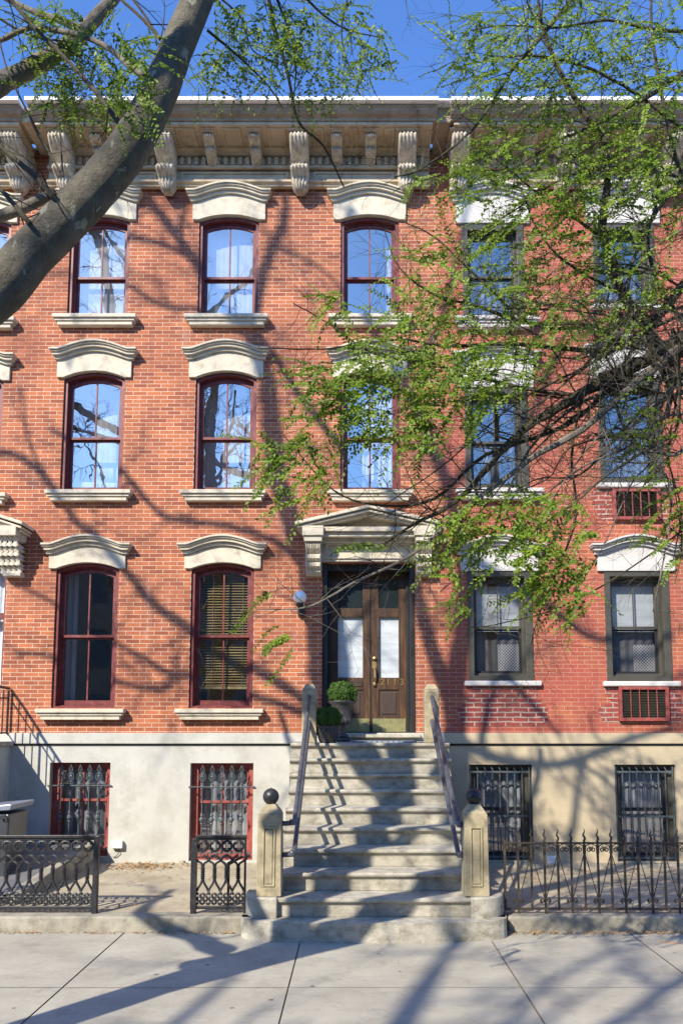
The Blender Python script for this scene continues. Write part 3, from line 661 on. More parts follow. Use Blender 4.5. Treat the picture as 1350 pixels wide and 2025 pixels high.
def square_window(x0, x1, z0, z1, style):
    cx = (x0+x1)/2; f = MB()
    f.ring([(x0-.02,z0),(x0-.02,z1+.02),(x1+.02,z1+.02),(x1+.02,z0)], [(x0+.07,z0+.08),(x0+.07,z1-.09),(x1-.09,z1-.09),(x1-.09,z0+.08)], -0.022, 0.10)
    f.ring([(x0+.03,z0+.03),(x0+.03,z1-.04),(x1-.05,z1-.04),(x1-.05,z0+.03)], [(x0+.105,z0+.12),(x0+.105,z1-.15),(x1-.125,z1-.15),(x1-.125,z0+.12)], 0.101, 0.2)
    win = f.build('window', M['olive'], HR, bevel=0.005)
    zm = z0+(z1-z0)*(0.49 if style != 'up' else 0.5); a, b = x0+.105, x1-.125
    s = MB(); s.ring([(a,zm-.02),(a,z1-.15),(b,z1-.15),(b,zm-.02)], [(a+.03,zm+.02),(a+.03,z1-.18),(b-.03,z1-.18),(b-.03,zm+.02)], 0.13, 0.16); s.box((a+b)/2-.008, (a+b)/2+.008, .135, .155, zm+.02, z1-.18); s.build('sash', M['olive'], win)
    s = MB(); s.ring([(a,z0+.12),(a,zm-.022),(b,zm-.022),(b,z0+.12)], [(a+.03,z0+.16),(a+.03,zm-.05),(b-.03,zm-.05),(b-.03,z0+.16)], 0.165, 0.195); s.build('sash', M['black'], win)
    g = MB(); g.add([(a+.02,.146,zm),(b-.02,.146,zm),(b-.02,.146,z1-.17),(a+.02,.146,z1-.17)], [(0,1,2,3)]); g.build('pane', M['glass_side'], win)
    g = MB(); g.add([(a+.02,.176,z0+.14),(b-.02,.176,z0+.14),(b-.02,.176,zm-.03),(a+.02,.176,zm-.03)], [(0,1,2,3)]); g.build('pane', M['glass_dark'], win)
    if style == 'shade':
        MB().box(a+.03, b-.01, 0.24, 0.245, zm-.05, z1-.2).build('blind', M['shade'], win)
        sheer(a+.02, b-.02, z0+.14, zm-.03, 0.30, M['screen'], win, amp=0.01, wl=0.13)
        # diamond mesh of the inside gate, lower right half
        n = MB(); gx0, gx1, gz0_, gz1_ = (a+b)/2, b-.03, z0+.16, z0+.16+(zm-z0)*0.5
        wd, ht = gx1-gx0, gz1_-gz0_; k = -wd
        while k < ht:
            t0, t1 = max(0, -k), min(wd, ht-k)
            if t1-t0 > .02:
                n.tube([(gx0+t0,.21,gz0_+k+t0),(gx0+t1,.21,gz0_+k+t1)], .0028, 3); n.tube([(gx1-t0,.21,gz0_+k+t0),(gx1-t1,.21,gz0_+k+t1)], .0028, 3)
            k += .048
        if n.v: n.build('window_gate', M['plastic'], win)
    else:
        sheer(a+.02, b-.02, z0+.14, zm, 0.30, M['screen'], win, amp=0.01, wl=0.1)
    return win
for fl in (3, 2, 1):
    for i, (x0, x1) in enumerate(colr):
        z0, z1 = RW[fl][min(i, 1)]; cx = (x0+x1)/2
        hood(cx, 0.3, min(HBm[fl], z1+0.02) if not (fl == 2 and i) else z1+0.02, 0, HT[fl]+(0.12 if fl == 2 and i else 0), M['stone_white'], HR, hump=0.145, body=0.60, hw=0.71)
        square_window(x0, x1, z0, z1, 'shade' if fl == 1 else 'up')
        if fl == 1 or i >= 1: MB().box(x0-.09, x1+.13, -0.075, 0.03, z0-.085, z0-.004).build('window_sill', M['stone_white'], HR, bevel=0.02, seg=3)
        else: sill(cx-0.66, cx+0.70, z0, M['stone_white'], HR)
cornice(HR, 1.53, rx1, [1.66, 3.35, 5.05, 7.0, 9.0], [2.2, 2.78, 3.9, 4.5, 5.7, 6.4], M['cornice'], M['bracket'])
# roughly repointed brick under the first-floor windows
def patch(cells):
    mb = MB()
    for x0, x1, z0, z1 in cells: mb.box(x0, x1, -0.005, 0.005, z0, z1)
    return mb.build('brick_patch', M['brick_patch'], HR)
def rows(y0, y1, spans):
    n = len(spans); out = []
    for i, (a, b) in enumerate(spans):
        ya, yb = y0+(y1-y0)*i/n, y0+(y1-y0)*(i+1)/n
        out.append((Xp(a, ya), Xp(b, ya), Zp(yb), Zp(ya)))
    return out
patch(rows(1358, 1436, [(928,1060),(926,1062),(924,1058),(920,1070),(914,1078),(904,1082),(906,1080),(910,1082),(915,1076)]))
patch(rows(1356, 1428, [(1193,1224),(1195,1224),(1200,1224),(1206,1224),(1188,1224),(1182,1224),(1186,1224),(1190,1224)]))
patch(rows(1356, 1428, [(1320,1337),(1320,1340),(1320,1345),(1320,1352),(1320,1348),(1320,1344),(1320,1350),(1320,1346)]))
patch(rows(966, 1030, [(1172,1212),(1166,1212),(1170,1212),(1176,1212),(1180,1212),(1184,1212)]))
patch(rows(966, 1030, [(1303,1320),(1303,1322),(1303,1326),(1303,1318)]))
patch(rows(608, 655, [(1165,1195),(1160,1195),(1168,1195),(1172,1195)]))
# basement windows with plain bars
def basement_win_dark(h):
    x0, x1, z0, z1 = h; f = MB()
    f.ring([(x0+.002,z0),(x0+.002,z1-.002),(x1-.002,z1-.002),(x1-.002,z0)], [(x0+.10,z0+.07),(x0+.10,z1-.07),(x1-.12,z1-.07),(x1-.12,z0+.07)], 0.10, 0.25)
    win = f.build('window', M['olive'], HR); zm = z0+(z1-z0)*0.53
    s = MB(); s.ring([(x0+.1,z0+.07),(x0+.1,z1-.07),(x1-.12,z1-.07),(x1-.12,z0+.07)], [(x0+.135,z0+.11),(x0+.135,z1-.1),(x1-.155,z1-.1),(x1-.155,z0+.11)], 0.15, 0.18); s.box(x0+.135, x1-.155, .15, .18, zm-.03, zm+.02); s.build('sash', M['black'], win)
    g = MB(); g.add([(x0+.12,0.165,z0+.09),(x1-.14,0.165,z0+.09),(x1-.14,0.165,z1-.09),(x0+.12,0.165,z1-.09)], [(0,1,2,3)]); g.build('pane', M['glass_dark'], win)
    sheer(x0+.12, x1-.13, z0+.1, z1-.1, 0.30, M['lace'], win, amp=0.02, wl=0.12)
    gr = MB(); y = 0.04
    for zz in (z1-.11, z0+(z1-z0)*.46, z0+.05): gr.box(x0+.01, x1-.03, y-.012, y-.002, zz-.014, zz+.014)
    gr.box(x1-.05, x1-.03, y-.02, y, z0+.02, z1-.03); gr.box(x0+.01, x0+.03, y-.02, y, z0+.02, z1-.03)
    go = gr.build('window_grille', M['iron_grey'], HR)
    for i in range(7):
        bx = x0+(x1-x0)*(0.14+0.118*i)
        pts = [(bx,y+.006,z0+.0)] + [(bx,y+.006,z1-.13)] + [(bx+.012*math.sin(t*5.5),y+.006-.012*math.sin(t*3),z1-.12+.085*t) for t in (0.2,.4,.6,.8,1.0)]
        MB().tube(pts, [.010]*5+[.008,.004], 6).build('bar', M['iron_grey'], go)
for h in BR: basement_win_dark(h)

# ================================================================== the left-hand house
HL = thing('row_house', 'brick row house cut off by the left edge, with a cream door pediment', 'house', (-7.5, 0, 0), 'brick row houses along the street')
lx0 = -11.2
holes = [(-6.57,-5.60, FL[3]['z0'], FL[3]['crown']+.03), (-6.57,-5.60, FL[2]['z0'], FL[2]['crown']+.03), (-8.5,-7.5, FL[3]['z0'], FL[3]['crown']+.03), (-8.5,-7.5, FL[2]['z0'], FL[2]['crown']+.03), (-6.75,-5.41, Z_BASE, DOOR_Z1)]
wall(lx0, A_X0, Z_BASE, TOP, holes, M['brick'], HL)
base_wall(HL, lx0, A_X0, [], M['stucco']); shell(HL, lx0, A_X0)
for x0, x1 in ((-6.57,-5.60), (-8.5,-7.5)):
    for fl in (3, 2):
        q = FL[fl]; cx = (x0+x1)/2; a = (x1-x0)/2
        hood(cx, a, q['hb']-0.05, q['crown']-q['hb'], q['hood']-0.09, M['stone'], HL)
        sill(cx-0.665, cx+0.665, q['sill']-0.05, M['stone'], HL)
        win = sash_window(HL, x0, x1, q['z0']-0.05, q['hb']-0.06, q['crown']-q['hb'], q['meet'], M['red'], M['glass'])
        sheer(x0+.06, x1-.06, q['z0'], q['crown'], 0.34, M['curtain'], win)
cornice(HL, lx0, -5.24, [-10, -8, -6.9, -5.44], [-7.6,-6.35,-5.9], M['cornice'], M['bracket'])
S = MB(); lx = (-6.75, -5.41)
S.box(lx[0]-.3, lx[1]+.30, -.34, .02, zc0+.10, zc0+.17); S.box(lx[0]-.27, lx[1]+.27, -.28, .02, zc0+.03, zc0+.098); S.box(lx[0]-.05, lx[1]+.05, -.07, .02, Zp(1112), zc0+.028)
for sx in (lx[0]-.15, lx[1]+.13): S.box(sx-.16, sx+.16, -.40, .02, zc0+.022, zc0+.172)
apx2 = sum(lx)/2
for e, y, dz, th in ((0, .44, 0, .05), (.03, .40, -.05, .035), (.06, .34, -.088, .05)):
    xs = [lx[0]-.4+e, apx2-.4, apx2, apx2+.4, lx[1]+.4-e]; zz = [ez+dz, az+dz-.05, az+dz, az+dz-.05, ez+dz]
    S.strip(xs, zz, [z+th for z in zz], -y, .02)
S.prism([(lx[0]-.1, zc0+.172), (lx[1]+.1, zc0+.172), (apx2, az-.07)], -.1, .02, 'y')
sur = S.build('door_surround', M['stone'], HL, bevel=0.008, fix=True)
mb = MB()
for k, (t0, t1, d) in enumerate(((0,.26,.30),(.27,.5,.25),(.51,.74,.19),(.75,.95,.13))):
    z1, z0 = zc0+.02, Zp(1142); sx = lx[1]+.15
    for i in range(4):
        xx = sx-.12+.08*i - .02
        mb.tube([(xx,-.02,z1+(z0-z1)*t0),(xx,-.02-d,z1+(z0-z1)*(t0+.06)),(xx,-.02-d*.95,z1+(z0-z1)*(t1-.06)),(xx,-.02,z1+(z0-z1)*t1)], .045, 6)
mb.box(sx-.13, sx+.13, -.16, .02, Zp(1142), Zp(1136))
mb.build('console', M['stone'], sur)
F = MB(); F.ring([(lx[0],Z_BASE),(lx[0],DOOR_Z1),(lx[1],DOOR_Z1),(lx[1],Z_BASE)], [(lx[0]+.08,Z_BASE+.25),(lx[0]+.08,DOOR_Z1-.1),(lx[1]-.06,DOOR_Z1-.1),(lx[1]-.06,Z_BASE+.25)], .1, .25)
F.box(lx[0]+.08, lx[1]-.06, .12, .2, Zp(1222), Zp(1210)); F.build('door', M['red'], HL)
sheer(lx[0]+.08, lx[1]-.06, Z_BASE+.25, DOOR_Z1-.1, 0.3, M['shade'], HL, 'door_curtain', .02, .1)

# ================================================================== stoop of the middle house
ST = thing('stoop', 'worn stone stoop with ball topped newel posts rising to the wooden double door', 'stoop', (0.19, -2.2, 0))
RISE = 0.195
ys_nose = [1476.6, 1507, 1537, 1569, 1606, 1645, 1688, 1735, 1786]
def y_for(py, z): d = ray(703, py); return (z - CAM_H)/d.z*d.y - CAM_D
Yk = [y_for(p, 1.95-k*RISE-0.045) for k, p in enumerate(ys_nose)]
def step_prof(yf, yb, zt, h):
    return [(yb,zt),(yf+.012,zt),(yf+.003,zt-.008),(yf,zt-.02),(yf+.003,zt-.036),(yf+.014,zt-.046),(yf+.03,zt-.052),(yf+.042,zt-.066),(yf+.048,zt-.085),(yf+.05,zt-h),(yb,zt-h)]
for k in range(9):
    zt = 1.95-k*RISE; yb = 0.0 if k == 0 else Yk[k-1]+0.049
    mb = MB(); mb.prism(step_prof(Yk[k], yb, zt, RISE if k else RISE), XL-0.03, XR+0.03, 'x')
    mb.box(XL+0.02, XR-0.02, Yk[k]+0.052, -0.001, -0.05, zt-RISE-0.0005) if k < 8 else None
    mb.build('landing' if k == 0 else 'step', M['step'], ST, bevel=0.004, fix=True)
# bowed bottom step and the rounded blocks that carry the lower posts
def bow(x0, x1, yf, bulge, yb, n=24):
    cx = (x0+x1)/2; a = (x1-x0)/2
    return [(cx-a*math.cos(math.pi*i/n), yf+bulge-bulge*math.sin(math.pi*i/n)**0.6) for i in range(n+1)] + [(x1, yb), (x0, yb)]
Yb = y_for(1830, 0.195-0.02)
MB().prism(bow(XL-0.36, XR+0.36, Yb, 0.32, Yk[8]+0.05), -0.05, RISE, 'z').build('step', M['step'], ST, bevel=0.02, seg=3, fix=True)
for sx, x0, x1 in ((-1, XL-0.34, XL+0.02), (1, XR-0.02, XR+0.36)):
    yf, yb = Yk[8]-0.03, Yk[8]+0.42; n = 10; r = 0.30
    if sx > 0: c = [(x0, yf)] + [(x1-r+r*math.sin(math.pi/2*i/n), yf+r-r*math.cos(math.pi/2*i/n)) for i in range(n+1)] + [(x1, yb), (x0, yb)]
    else: c = [(x0, yb)] + [(x0+r-r*math.cos(math.pi/2*i/n), yf+r-r*math.sin(math.pi/2*i/n)) for i in range(n+1)] + [(x1, yf), (x1, yb)]
    MB().prism(c, -0.05, 2*RISE+0.012, 'z').build('newel_block', M['step'], ST, bevel=0.018, seg=3, fix=True)
def frustum(mb, cx, cy, z0, z1, h0, h1):
    mb.add([(cx+sx*h0,cy+sy*h0,z0) for sx, sy in ((-1,-1),(1,-1),(1,1),(-1,1))] + [(cx+sx*h1,cy+sy*h1,z1) for sx, sy in ((-1,-1),(1,-1),(1,1),(-1,1))],
           [(3,2,1,0),(4,5,6,7),(0,1,5,4),(1,2,6,5),(2,3,7,6),(3,0,4,7)])
posts = []
for pxc in (531, 943):
    yc = Yk[8]+0.17; z0 = 2*RISE+0.012; d = at(pxc, 1760, yc-0.13); cx = d.x; z1 = 1.245
    mb = MB(); frustum(mb, cx, yc, z0, z1, 0.130, 0.122); frustum(mb, cx, yc, z1, z1+0.10, 0.122, 0.055)
    y = yc-0.129
    mb.ring([(cx-.065,z0+.1),(cx-.065,z1-.13),(cx+.065,z1-.13),(cx+.065,z0+.1)], [(cx-.048,z0+.118),(cx-.048,z1-.148),(cx+.048,z1-.148),(cx+.048,z0+.118)], y-.012, y+.02)
    mb.box(cx-.038, cx+.038, y-.008, y+.02, z0+.128, z1-.158)
    p = mb.build('newel_post', M['newel'], ST, bevel=0.008)
    b = MB(); b.ball((cx, yc, z1+0.10+0.075), 0.087, 24); b.lathe((cx, yc, z1+0.095), [(.055,0),(.045,.015),(.05,.02)], 16); b.ball((cx, yc, z1+.260), .010, 8)
    b.build('ball_finial', M['iron'], p, smooth=True); posts.append((cx, yc))
tops = []
for pxc in (611, 854):
    yc = Yk[0]+0.13; cx = at(pxc, 1440, yc-.1).x; z0 = 1.951; z1 = Zp(1364, yc)
    mb = MB(); frustum(mb, cx, yc, z0, z1, 0.098, 0.096); frustum(mb, cx, yc, z1, z1+0.075, 0.096, 0.05)
    mb.build('newel_post', M['newel'], ST, bevel=0.012, seg=3); tops.append((cx, yc, z1))
for i in (0, 1):
    tx, ty, tz = tops[i]; bx, by = posts[i]; sg = 1 if i == 0 else -1
    px_u, px_l = ((582, 1626), (574, 1688)) if i == 0 else ((905, 1630), (897, 1690))
    xb = at(px_u[0], px_u[1], by).x
    zu, zl = Zp(px_u[1], by), Zp(px_l[1], by); rail = MB()
    for zz, zt, off in ((zu, tz-0.10, 0.0), (zl, tz-0.10-(zu-zl), sg*0.0)):
        top = Vector((tx, ty-0.10, zt)); bot = Vector((xb, by, zz))
        rail.tube([top+Vector((0,0.06,0)), top, top.lerp(bot, 0.03), bot.lerp(top, 0.03), bot, bot+Vector((-sg*0.05,0,-0.01)), (bx, by, zz-0.02)], 0.027, 10)
        rail.lathe(bot+Vector((-sg*0.02,0,-.03)), [(.03,0),(.036,.012),(.036,.048),(.03,.06)], 10)
    rail.build('handrail', M['pipe'], ST, smooth=True)
# doormat
n = 40; x0, x1 = Xp(690,1466,-0.9), Xp(822,1466,-0.9)
edge = [(x0+(x1-x0)*i/n, -1.02+0.015*math.sin(i*1.9)) for i in range(n+1)]
tag(MB().prism(edge + [(x1,-0.45),(x0,-0.45)], 1.952, 1.968, 'z').build('doormat', M['mat'], fix=True), 'blue grey doormat with wavy edge lying on the stoop landing', 'doormat')

# stoop of the left-hand house (only its flank is in view)
S2 = thing('stoop', 'pale stone stoop at the left edge with black iron landing rail', 'stoop', (-6.1, -1.5, 0))
mb = MB(); mb.box(-6.95, -5.22, -1.25, 0, -0.05, 1.88); mb.build('landing', M['stucco'], S2); MB().box(-7.0, -5.17, -1.29, -0.001, 1.882, 1.95).build('landing_slab', M['step'], S2, bevel=0.015)
for k in range(9):
    MB().box(-6.95, -5.22, -1.255-0.28*(k+1), -1.256-0.28*k, -0.05, 1.95-RISE*(k+1)).build('step', M['step'], S2, bevel=0.01)
mb = MB(); rx = -5.27
mb.tube([(rx,-0.03,2.75),(rx,-0.35,2.76),(rx,-1.25,2.72),(rx,-3.6,1.0)], .022, 6); mb.tube([(rx,-.03,2.6),(rx,-1.25,2.57),(rx,-3.6,.86)], .012, 5); mb.tube([(rx,-.03,2.08),(rx,-1.25,2.05),(rx,-3.6,.4)], .012, 5)
for i in range(22):
    y = -0.05-3.5*i/21; zt = 2.72 if y > -1.25 else 2.72+(y+1.25)*0.732; zb = 2.06 if y > -1.25 else 2.05+(y+1.25)*0.70
    mb.tube([(rx,y,zb),(rx,y,zt)], .010 if i % 4 else .018, 5)
mb.build('handrail', M['iron'], S2)

# ================================================================== cast-iron fences
def gothic_panel(x0, n, sp, y, z0, z1, mat, parent):
    """n bays of interlaced pointed arches between two quatrefoil bands"""
    h = z1-z0; mb = MB(); zt = z1-0.035; zb = z0+0.035
    za1 = z0+h*0.70; za0 = z0+h*0.30; c1, c0 = z0+h*0.555, z0+h*0.42
    r = 0.0135
    for i in range(n+1):
        x = x0+sp*i
        if i < n: 
            cx = x+sp/2
            b = mb
            b.tube([(cx,y,c0-.005),(cx,y,c1+.005)], .018, 6)
            for zz in (c0, c0+.02, (c0+c1)/2-.012, (c0+c1)/2+.012, c1-.02, c1): b.lathe((cx,y,zz), [(.018,-.008),(.029,0),(.018,.008)], 8)
            for sx in (-1, 1):
                b.tube([(cx,y,c1),(cx+sx*sp*.13,y,c1+h*.07),(cx+sx*sp*.42,y,za1-h*.05),(cx+sx*sp*.78,y,za1+h*.02),(cx+sx*sp*1.0,y,za1+h*.035)], r, 5)
                b.tube([(cx,y,c0),(cx+sx*sp*.13,y,c0-h*.07),(cx+sx*sp*.40,y,za0-h*.02),(cx+sx*sp*.5,y,za0-h*.06)], r, 5)
            # top band: lens with cusps
            b.loop((cx,y,zt-h*.095), sp*.43, r*1.05, 14); 
            for a in (45,135,225,315):
                b.ball((cx+sp*.30*math.cos(R_(a)), y, zt-h*.095+sp*.30*math.sin(R_(a))), .014, 6)
            # bottom band: quatrefoil
            qz = zb+h*.095
            for a in (0,90,180,270):
                b.loop((cx+sp*.24*math.cos(R_(a)), y, qz+sp*.24*math.sin(R_(a))), sp*.20, r*.95, 9)
            b.tube([(cx-sp*.5,y,qz+sp*.5),(cx-sp*.33,y,qz+sp*.33)], r, 5); b.tube([(cx+sp*.5,y,qz+sp*.5),(cx+sp*.33,y,qz+sp*.33)], r, 5)
            b.tube([(cx-sp*.5,y,qz-sp*.5),(cx-sp*.33,y,qz-sp*.33)], r, 5); b.tube([(cx+sp*.5,y,qz-sp*.5),(cx+sp*.33,y,qz-sp*.33)], r, 5)
    mb.build('panel', mat, parent)
    rl = MB(); rl.box(x0-.02, x0+n*sp+.02, y-.03, y+.03, z1-.022, z1+.008); rl.box(x0, x0+n*sp, y-.016, y+.016, z1-.045, z1-.024); rl.build('rail', mat, parent, bevel=0.004)
    rl = MB(); rl.box(x0, x0+n*sp, y-.016, y+.016, z0, z0+.032); rl.build('rail', mat, parent, bevel=0.004)
fy = -3.22; fz0 = AREA_Z+0.045; fz1 = Zp(1653, fy)
fx1 = Xp(190, 1730, fy); sp = 0.1255
F1 = thing('iron_fence', 'long black cast iron fence of interlaced pointed arches on the left kerb', 'fence', (fx1-1, fy, AREA_Z), 'cast iron fences along the kerb')
gothic_panel(fx1-0.03-sp*14, 14, sp, fy, fz0, fz1, M['iron'], F1)
MB().box(fx1-.028, fx1+.028, fy-.03, fy+.03, AREA_Z, fz1+.004).build('post', M['iron'], F1, bevel=0.006)
gx0 = Xp(384, 1730, fy); F2 = thing('iron_fence', 'short black cast iron gate panel beside the left stone newel post', 'fence', (gx0+.25, fy, AREA_Z), 'cast iron fences along the kerb')
gothic_panel(gx0+.03, 4, 0.128, fy, fz0, fz1, M['iron'], F2)
mb = MB(); mb.box(gx0-.028, gx0+.028, fy-.03, fy+.03, AREA_Z, fz1-.03); mb.box(gx0-.032, gx0+.032, fy-.034, fy-.031, AREA_Z+.05, fz1-.08); mb.build('post', M['iron'], F2, bevel=0.006)
x = gx0+.03+4*.128; MB().box(x, x+.022, fy-.015, fy+.015, AREA_Z, fz1).build('post', M['iron'], F2, bevel=0.004)
mb = MB(); mb.tube([(x-.05,fy+.25,.72),(x-.2,fy+.2,.64)], .014, 6); mb.tube([(x-.30,fy+.2,.70),(x-.22,fy+.2,.62),(x-.2,fy+.2,.45)], .014, 6); mb.tube([(x-.2,fy+.2,.64),(x-.2,fy+.2,AREA_Z)], .014, 6); mb.build('brace', M['iron'], F2)
# right-hand fence with flame finials
ry = -3.22; sc = Xp(1000, 1730, ry)
F3 = thing('iron_fence', 'slender wrought iron fence with wavy flame tips and scrolls on the right kerb', 'fence', (3, ry, AREA_Z), 'cast iron fences along the kerb')
zt = Zp(1667, ry); zb = Zp(1797, ry); psp = 26.4/182.0
px_first = 997; xs = [Xp(px_first, 1700, ry)+psp*i for i in range(17)]
MB().box(xs[0], xs[-1]+.1, ry-.016, ry+.016, zt-.008, zt+.008).build('rail', M['iron_brown'], F3); MB().box(xs[0], xs[-1]+.1, ry-.016, ry+.016, zb-.010, zb+.010).build('rail', M['iron_brown'], F3)
def scroll(mb, c, R, sgn, y, r=.0065, turns=1.4, up=True):
    pts = []
    for i in range(22):
        t = i/21; a = R_(90) - sgn*t*turns*2*math.pi; rr = R*(1-.72*t)
        pts.append((c[0]+rr*math.cos(a)*1.0, y, c[2]+(rr*math.sin(a))*(1 if up else -1)))
    mb.tube(pts, r, 5)
for i, x in enumerate(xs):
    b = MB(); s_ = .0105 if i != 0 else .013
    b.box(x-s_, x+s_, ry-s_, ry+s_, AREA_Z-.005 if i % 2 == 1 else zb-.02, zt+.03)
    if i: 
        pts = [(x+.010*math.sin(t*2*math.pi*1.6)*(1-t*.35), ry, zt+.03+.125*t) for t in [k/14 for k in range(15)]]
        b.tube(pts, [.0125*(1-.80*(k/14)**1.6) for k in range(15)], 6)
        b.lathe((x,ry,zt-.075), [(.012,-.05),(.018,-.03),(.018,.03),(.012,.05)], 6)
    else: b.tube([(x,ry,zt+.03),(x,ry,zt+.05)], .01, 5)
    b.build('picket', M['iron_brown'], F3)
for i in range(len(xs)-1):
    mb = MB(); x, x2 = xs[i], xs[i+1]
    for p, sg in ((x, 1), (x2, -1)):
        c = (p+sg*.042, ry, zt-.062); pts = [(p+sg*.008, ry, zt-.03), (p+sg*.02, ry, zt-.014), (p+sg*psp*.5, ry, zt-.012)]
        mb.tube([(p+sg*psp*.5, ry, zt-.008), (p+sg*.05, ry, zt-.014), (p+sg*.018, ry, zt-.03), (p+sg*.012, ry, zt-.06)], .006, 5)
        scroll(mb, (p+sg*.048, ry, zt-.068), .028, sg, ry)
    lo, hi = (x2, x) if i % 2 == 0 else (x, x2)
    mb.tube([(hi, ry, zt-.10), (lo + (-.012 if lo > hi else .012), ry, zb+.12)], .0055, 5)
    sg = -1 if lo > hi else 1
    scroll(mb, (lo+sg*.034, ry, zb+.085), .026, sg, ry, up=False)
    mb.build('scroll', M['iron_brown'], F3)

# ================================================================== things on and by the facade
def pt(px, py, Y): return at(px, py, Y)
L = thing('wall_lamp', 'white glass globe lamp on a short black bracket left of the front door', 'lamp', (pt(594,1215,-0.1).x, -0.1, pt(594,1215,-0.1).z))
g = pt(593, 1181, -0.22)
MB().ball(g, 0.100, 24).build('globe', M['globe'], L, smooth=True)
mb = MB(); mb.lathe((g.x, g.y, g.z-.135), [(.03,-.02),(.055,0),(.06,.03),(.045,.05)], 14); mb.tube([(g.x,g.y,g.z-.14),(g.x+.01,g.y,g.z-.24),(g.x+.01,-.12,g.z-.27),(g.x+.01,0.0,g.z-.20)], [.02,.022,.02,.02], 8)
mb.lathe((g.x+.01,-.03,g.z-.20), [(.05,-.06),(.055,0),(.05,.06)], 12); mb.build('bracket', M['black'], L)
def utility_box(px, py, label):
    c = pt(px, py, -0.04); t = thing('utility_box', label, 'utility box', (c.x, -0.0, c.z-.06), 'pale boxes fixed low on the walls')
    MB().box(c.x-.085, c.x+.085, -.075, 0.0, c.z-.055, c.z+.055).build('cover', M['plastic'], t, bevel=.01)
    MB().box(c.x-.05, c.x+.04, -.078, -.0755, c.z-.005, c.z+.012).build('lid_plate', M['shade'], t)
    MB().tube([(c.x+.02,-.03,c.z-.055),(c.x+.03,-.03,c.z-.12),(c.x-.02,-.02,c.z-.18),(c.x-.06,-.015,c.z-.19)], .006, 5).build('cable', M['black'], t)
utility_box(232, 1670, 'pale grey utility box with a cable, low on the stucco between the left basement windows')
utility_box(1091, 1700, 'white utility box low on the tan wall behind the wrought iron fence')
def aircon(p0, p1, label):
    a, b = pt(p0[0], p1[1], -.04), pt(p1[0], p0[1], -.04)
    t = thing('air_conditioner', label, 'air conditioner', ((a.x+b.x)/2, 0, a.z), 'red framed air conditioners in the right house wall')
    x0, x1, z0, z1 = a.x, b.x, a.z, b.z
    f = MB(); f.ring([(x0,z0),(x0,z1),(x1,z1),(x1,z0)], [(x0+.045,z0+.05),(x0+.045,z1-.045),(x1-.05,z1-.045),(x1-.05,z0+.05)], -.07, .01)
    f.build('frame', M['red_bright'], t, bevel=.004)
    g = MB()
    for k in range(1, 5): xx = x0+.045+(x1-x0-.095)*k/5; g.box(xx-.006, xx+.006, -.06, -.048, z0+.05, z1-.045)
    g.build('guard_bar', M['red_bright'], t)
    l = MB(); l.box(x0+.045, x1-.05, -.01, .0, z0+.05, z1-.045); n = 17
    for k in range(n):
        zz = z0+.055+(z1-z0-.10)*k/n; l.add([(x0+.045,-.04,zz),(x1-.05,-.04,zz),(x1-.05,-.015,zz+.012),(x0+.045,-.015,zz+.012)], [(0,1,2,3)])
    l.build('louvre', M['olive'], t)
aircon((1224,1358), (1320,1426), 'red framed louvred air conditioner under the lower right window, lowest of three')
aircon((1212,967), (1303,1028), 'red framed air conditioner under the second floor right window, middle of three')
aircon((1196,614), (1285,655), 'red framed air conditioner under the top right window, half hidden by branches, highest of three')

# potted boxwoods
def leaves_ball(c, r, n, size, mat, parent, squash=.85, name='foliage'):
    vs = []; fs = []; tone = []
    for i in range(n):
        u = random.uniform(-0.55, 1); th = random.uniform(0, 2*math.pi); q = math.sqrt(max(1-u*u, 0))
        d = Vector((q*math.cos(th), q*math.sin(th), u)); rr = r*(random.uniform(.55, 1.12)**.5)*(1+.05*math.sin(9*th)+.05*math.sin(11*u))
        p = Vector(c)+Vector((d.x*rr, d.y*rr, d.z*rr*squash))
        nrm = (d+Vector((random.gauss(0,.5),random.gauss(0,.5),random.gauss(0,.5)))).normalized(); t = nrm.orthogonal().normalized(); t.rotate(Matrix.Rotation(random.uniform(0,6.28), 3, nrm)); b = nrm.cross(t)
        s = size*random.uniform(.6,1.3); o = len(vs)
        vs += [p-t*s, p+b*s*.45, p+t*s+nrm*s*.3, p-b*s*.45]; fs.append((o,o+1,o+2,o+3)); tone.append(random.random())
    ob = MB().add(vs, fs).build(name, mat, parent)
    a = ob.data.attributes.new('tone', 'FLOAT', 'FACE'); a.data.foreach_set('value', tone); return ob
def fluted(mb, c, prof, nf=14, amp=.05):
    n = nf*4; m = len(prof); vs = []
    for r, z, fl in prof:
        for k in range(n):
            a = 2*math.pi*k/n; rr = r*(1+amp*fl*math.cos(nf*a)); vs.append((c[0]+rr*math.cos(a), c[1]+rr*math.sin(a), c[2]+z))
    fs = [(i*n+k, i*n+(k+1)%n, (i+1)*n+(k+1)%n, (i+1)*n+k) for i in range(m-1) for k in range(n)] + [tuple(range(n-1,-1,-1)), tuple((m-1)*n+k for k in range(n))]
    mb.add(vs, fs)
c1 = at(648, 1440, Yk[0]+0.12); c1 = Vector((c1.x, Yk[0]+0.16, 1.952))
P1 = thing('potted_boxwood', 'clipped boxwood ball in a low fluted black pot at the front of the landing', 'potted plant', c1, 'boxwood balls in black pots by the door')
mb = MB(); fluted(mb, c1, [(.10,0,0),(.105,.012,0),(.115,.03,1),(.15,.15,1),(.158,.19,1),(.15,.2,0),(.17,.21,0),(.172,.228,0),(.15,.232,0)]); mb.build('pot', M['pot'], P1, smooth=True)
leaves_ball((c1.x, c1.y, c1.z+.325), .185, 5200, .013, M['boxwood'], P1)
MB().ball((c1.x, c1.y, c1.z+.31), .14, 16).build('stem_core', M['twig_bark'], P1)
c2 = Vector((at(676, 1430, -0.45).x, -0.42, 1.952))
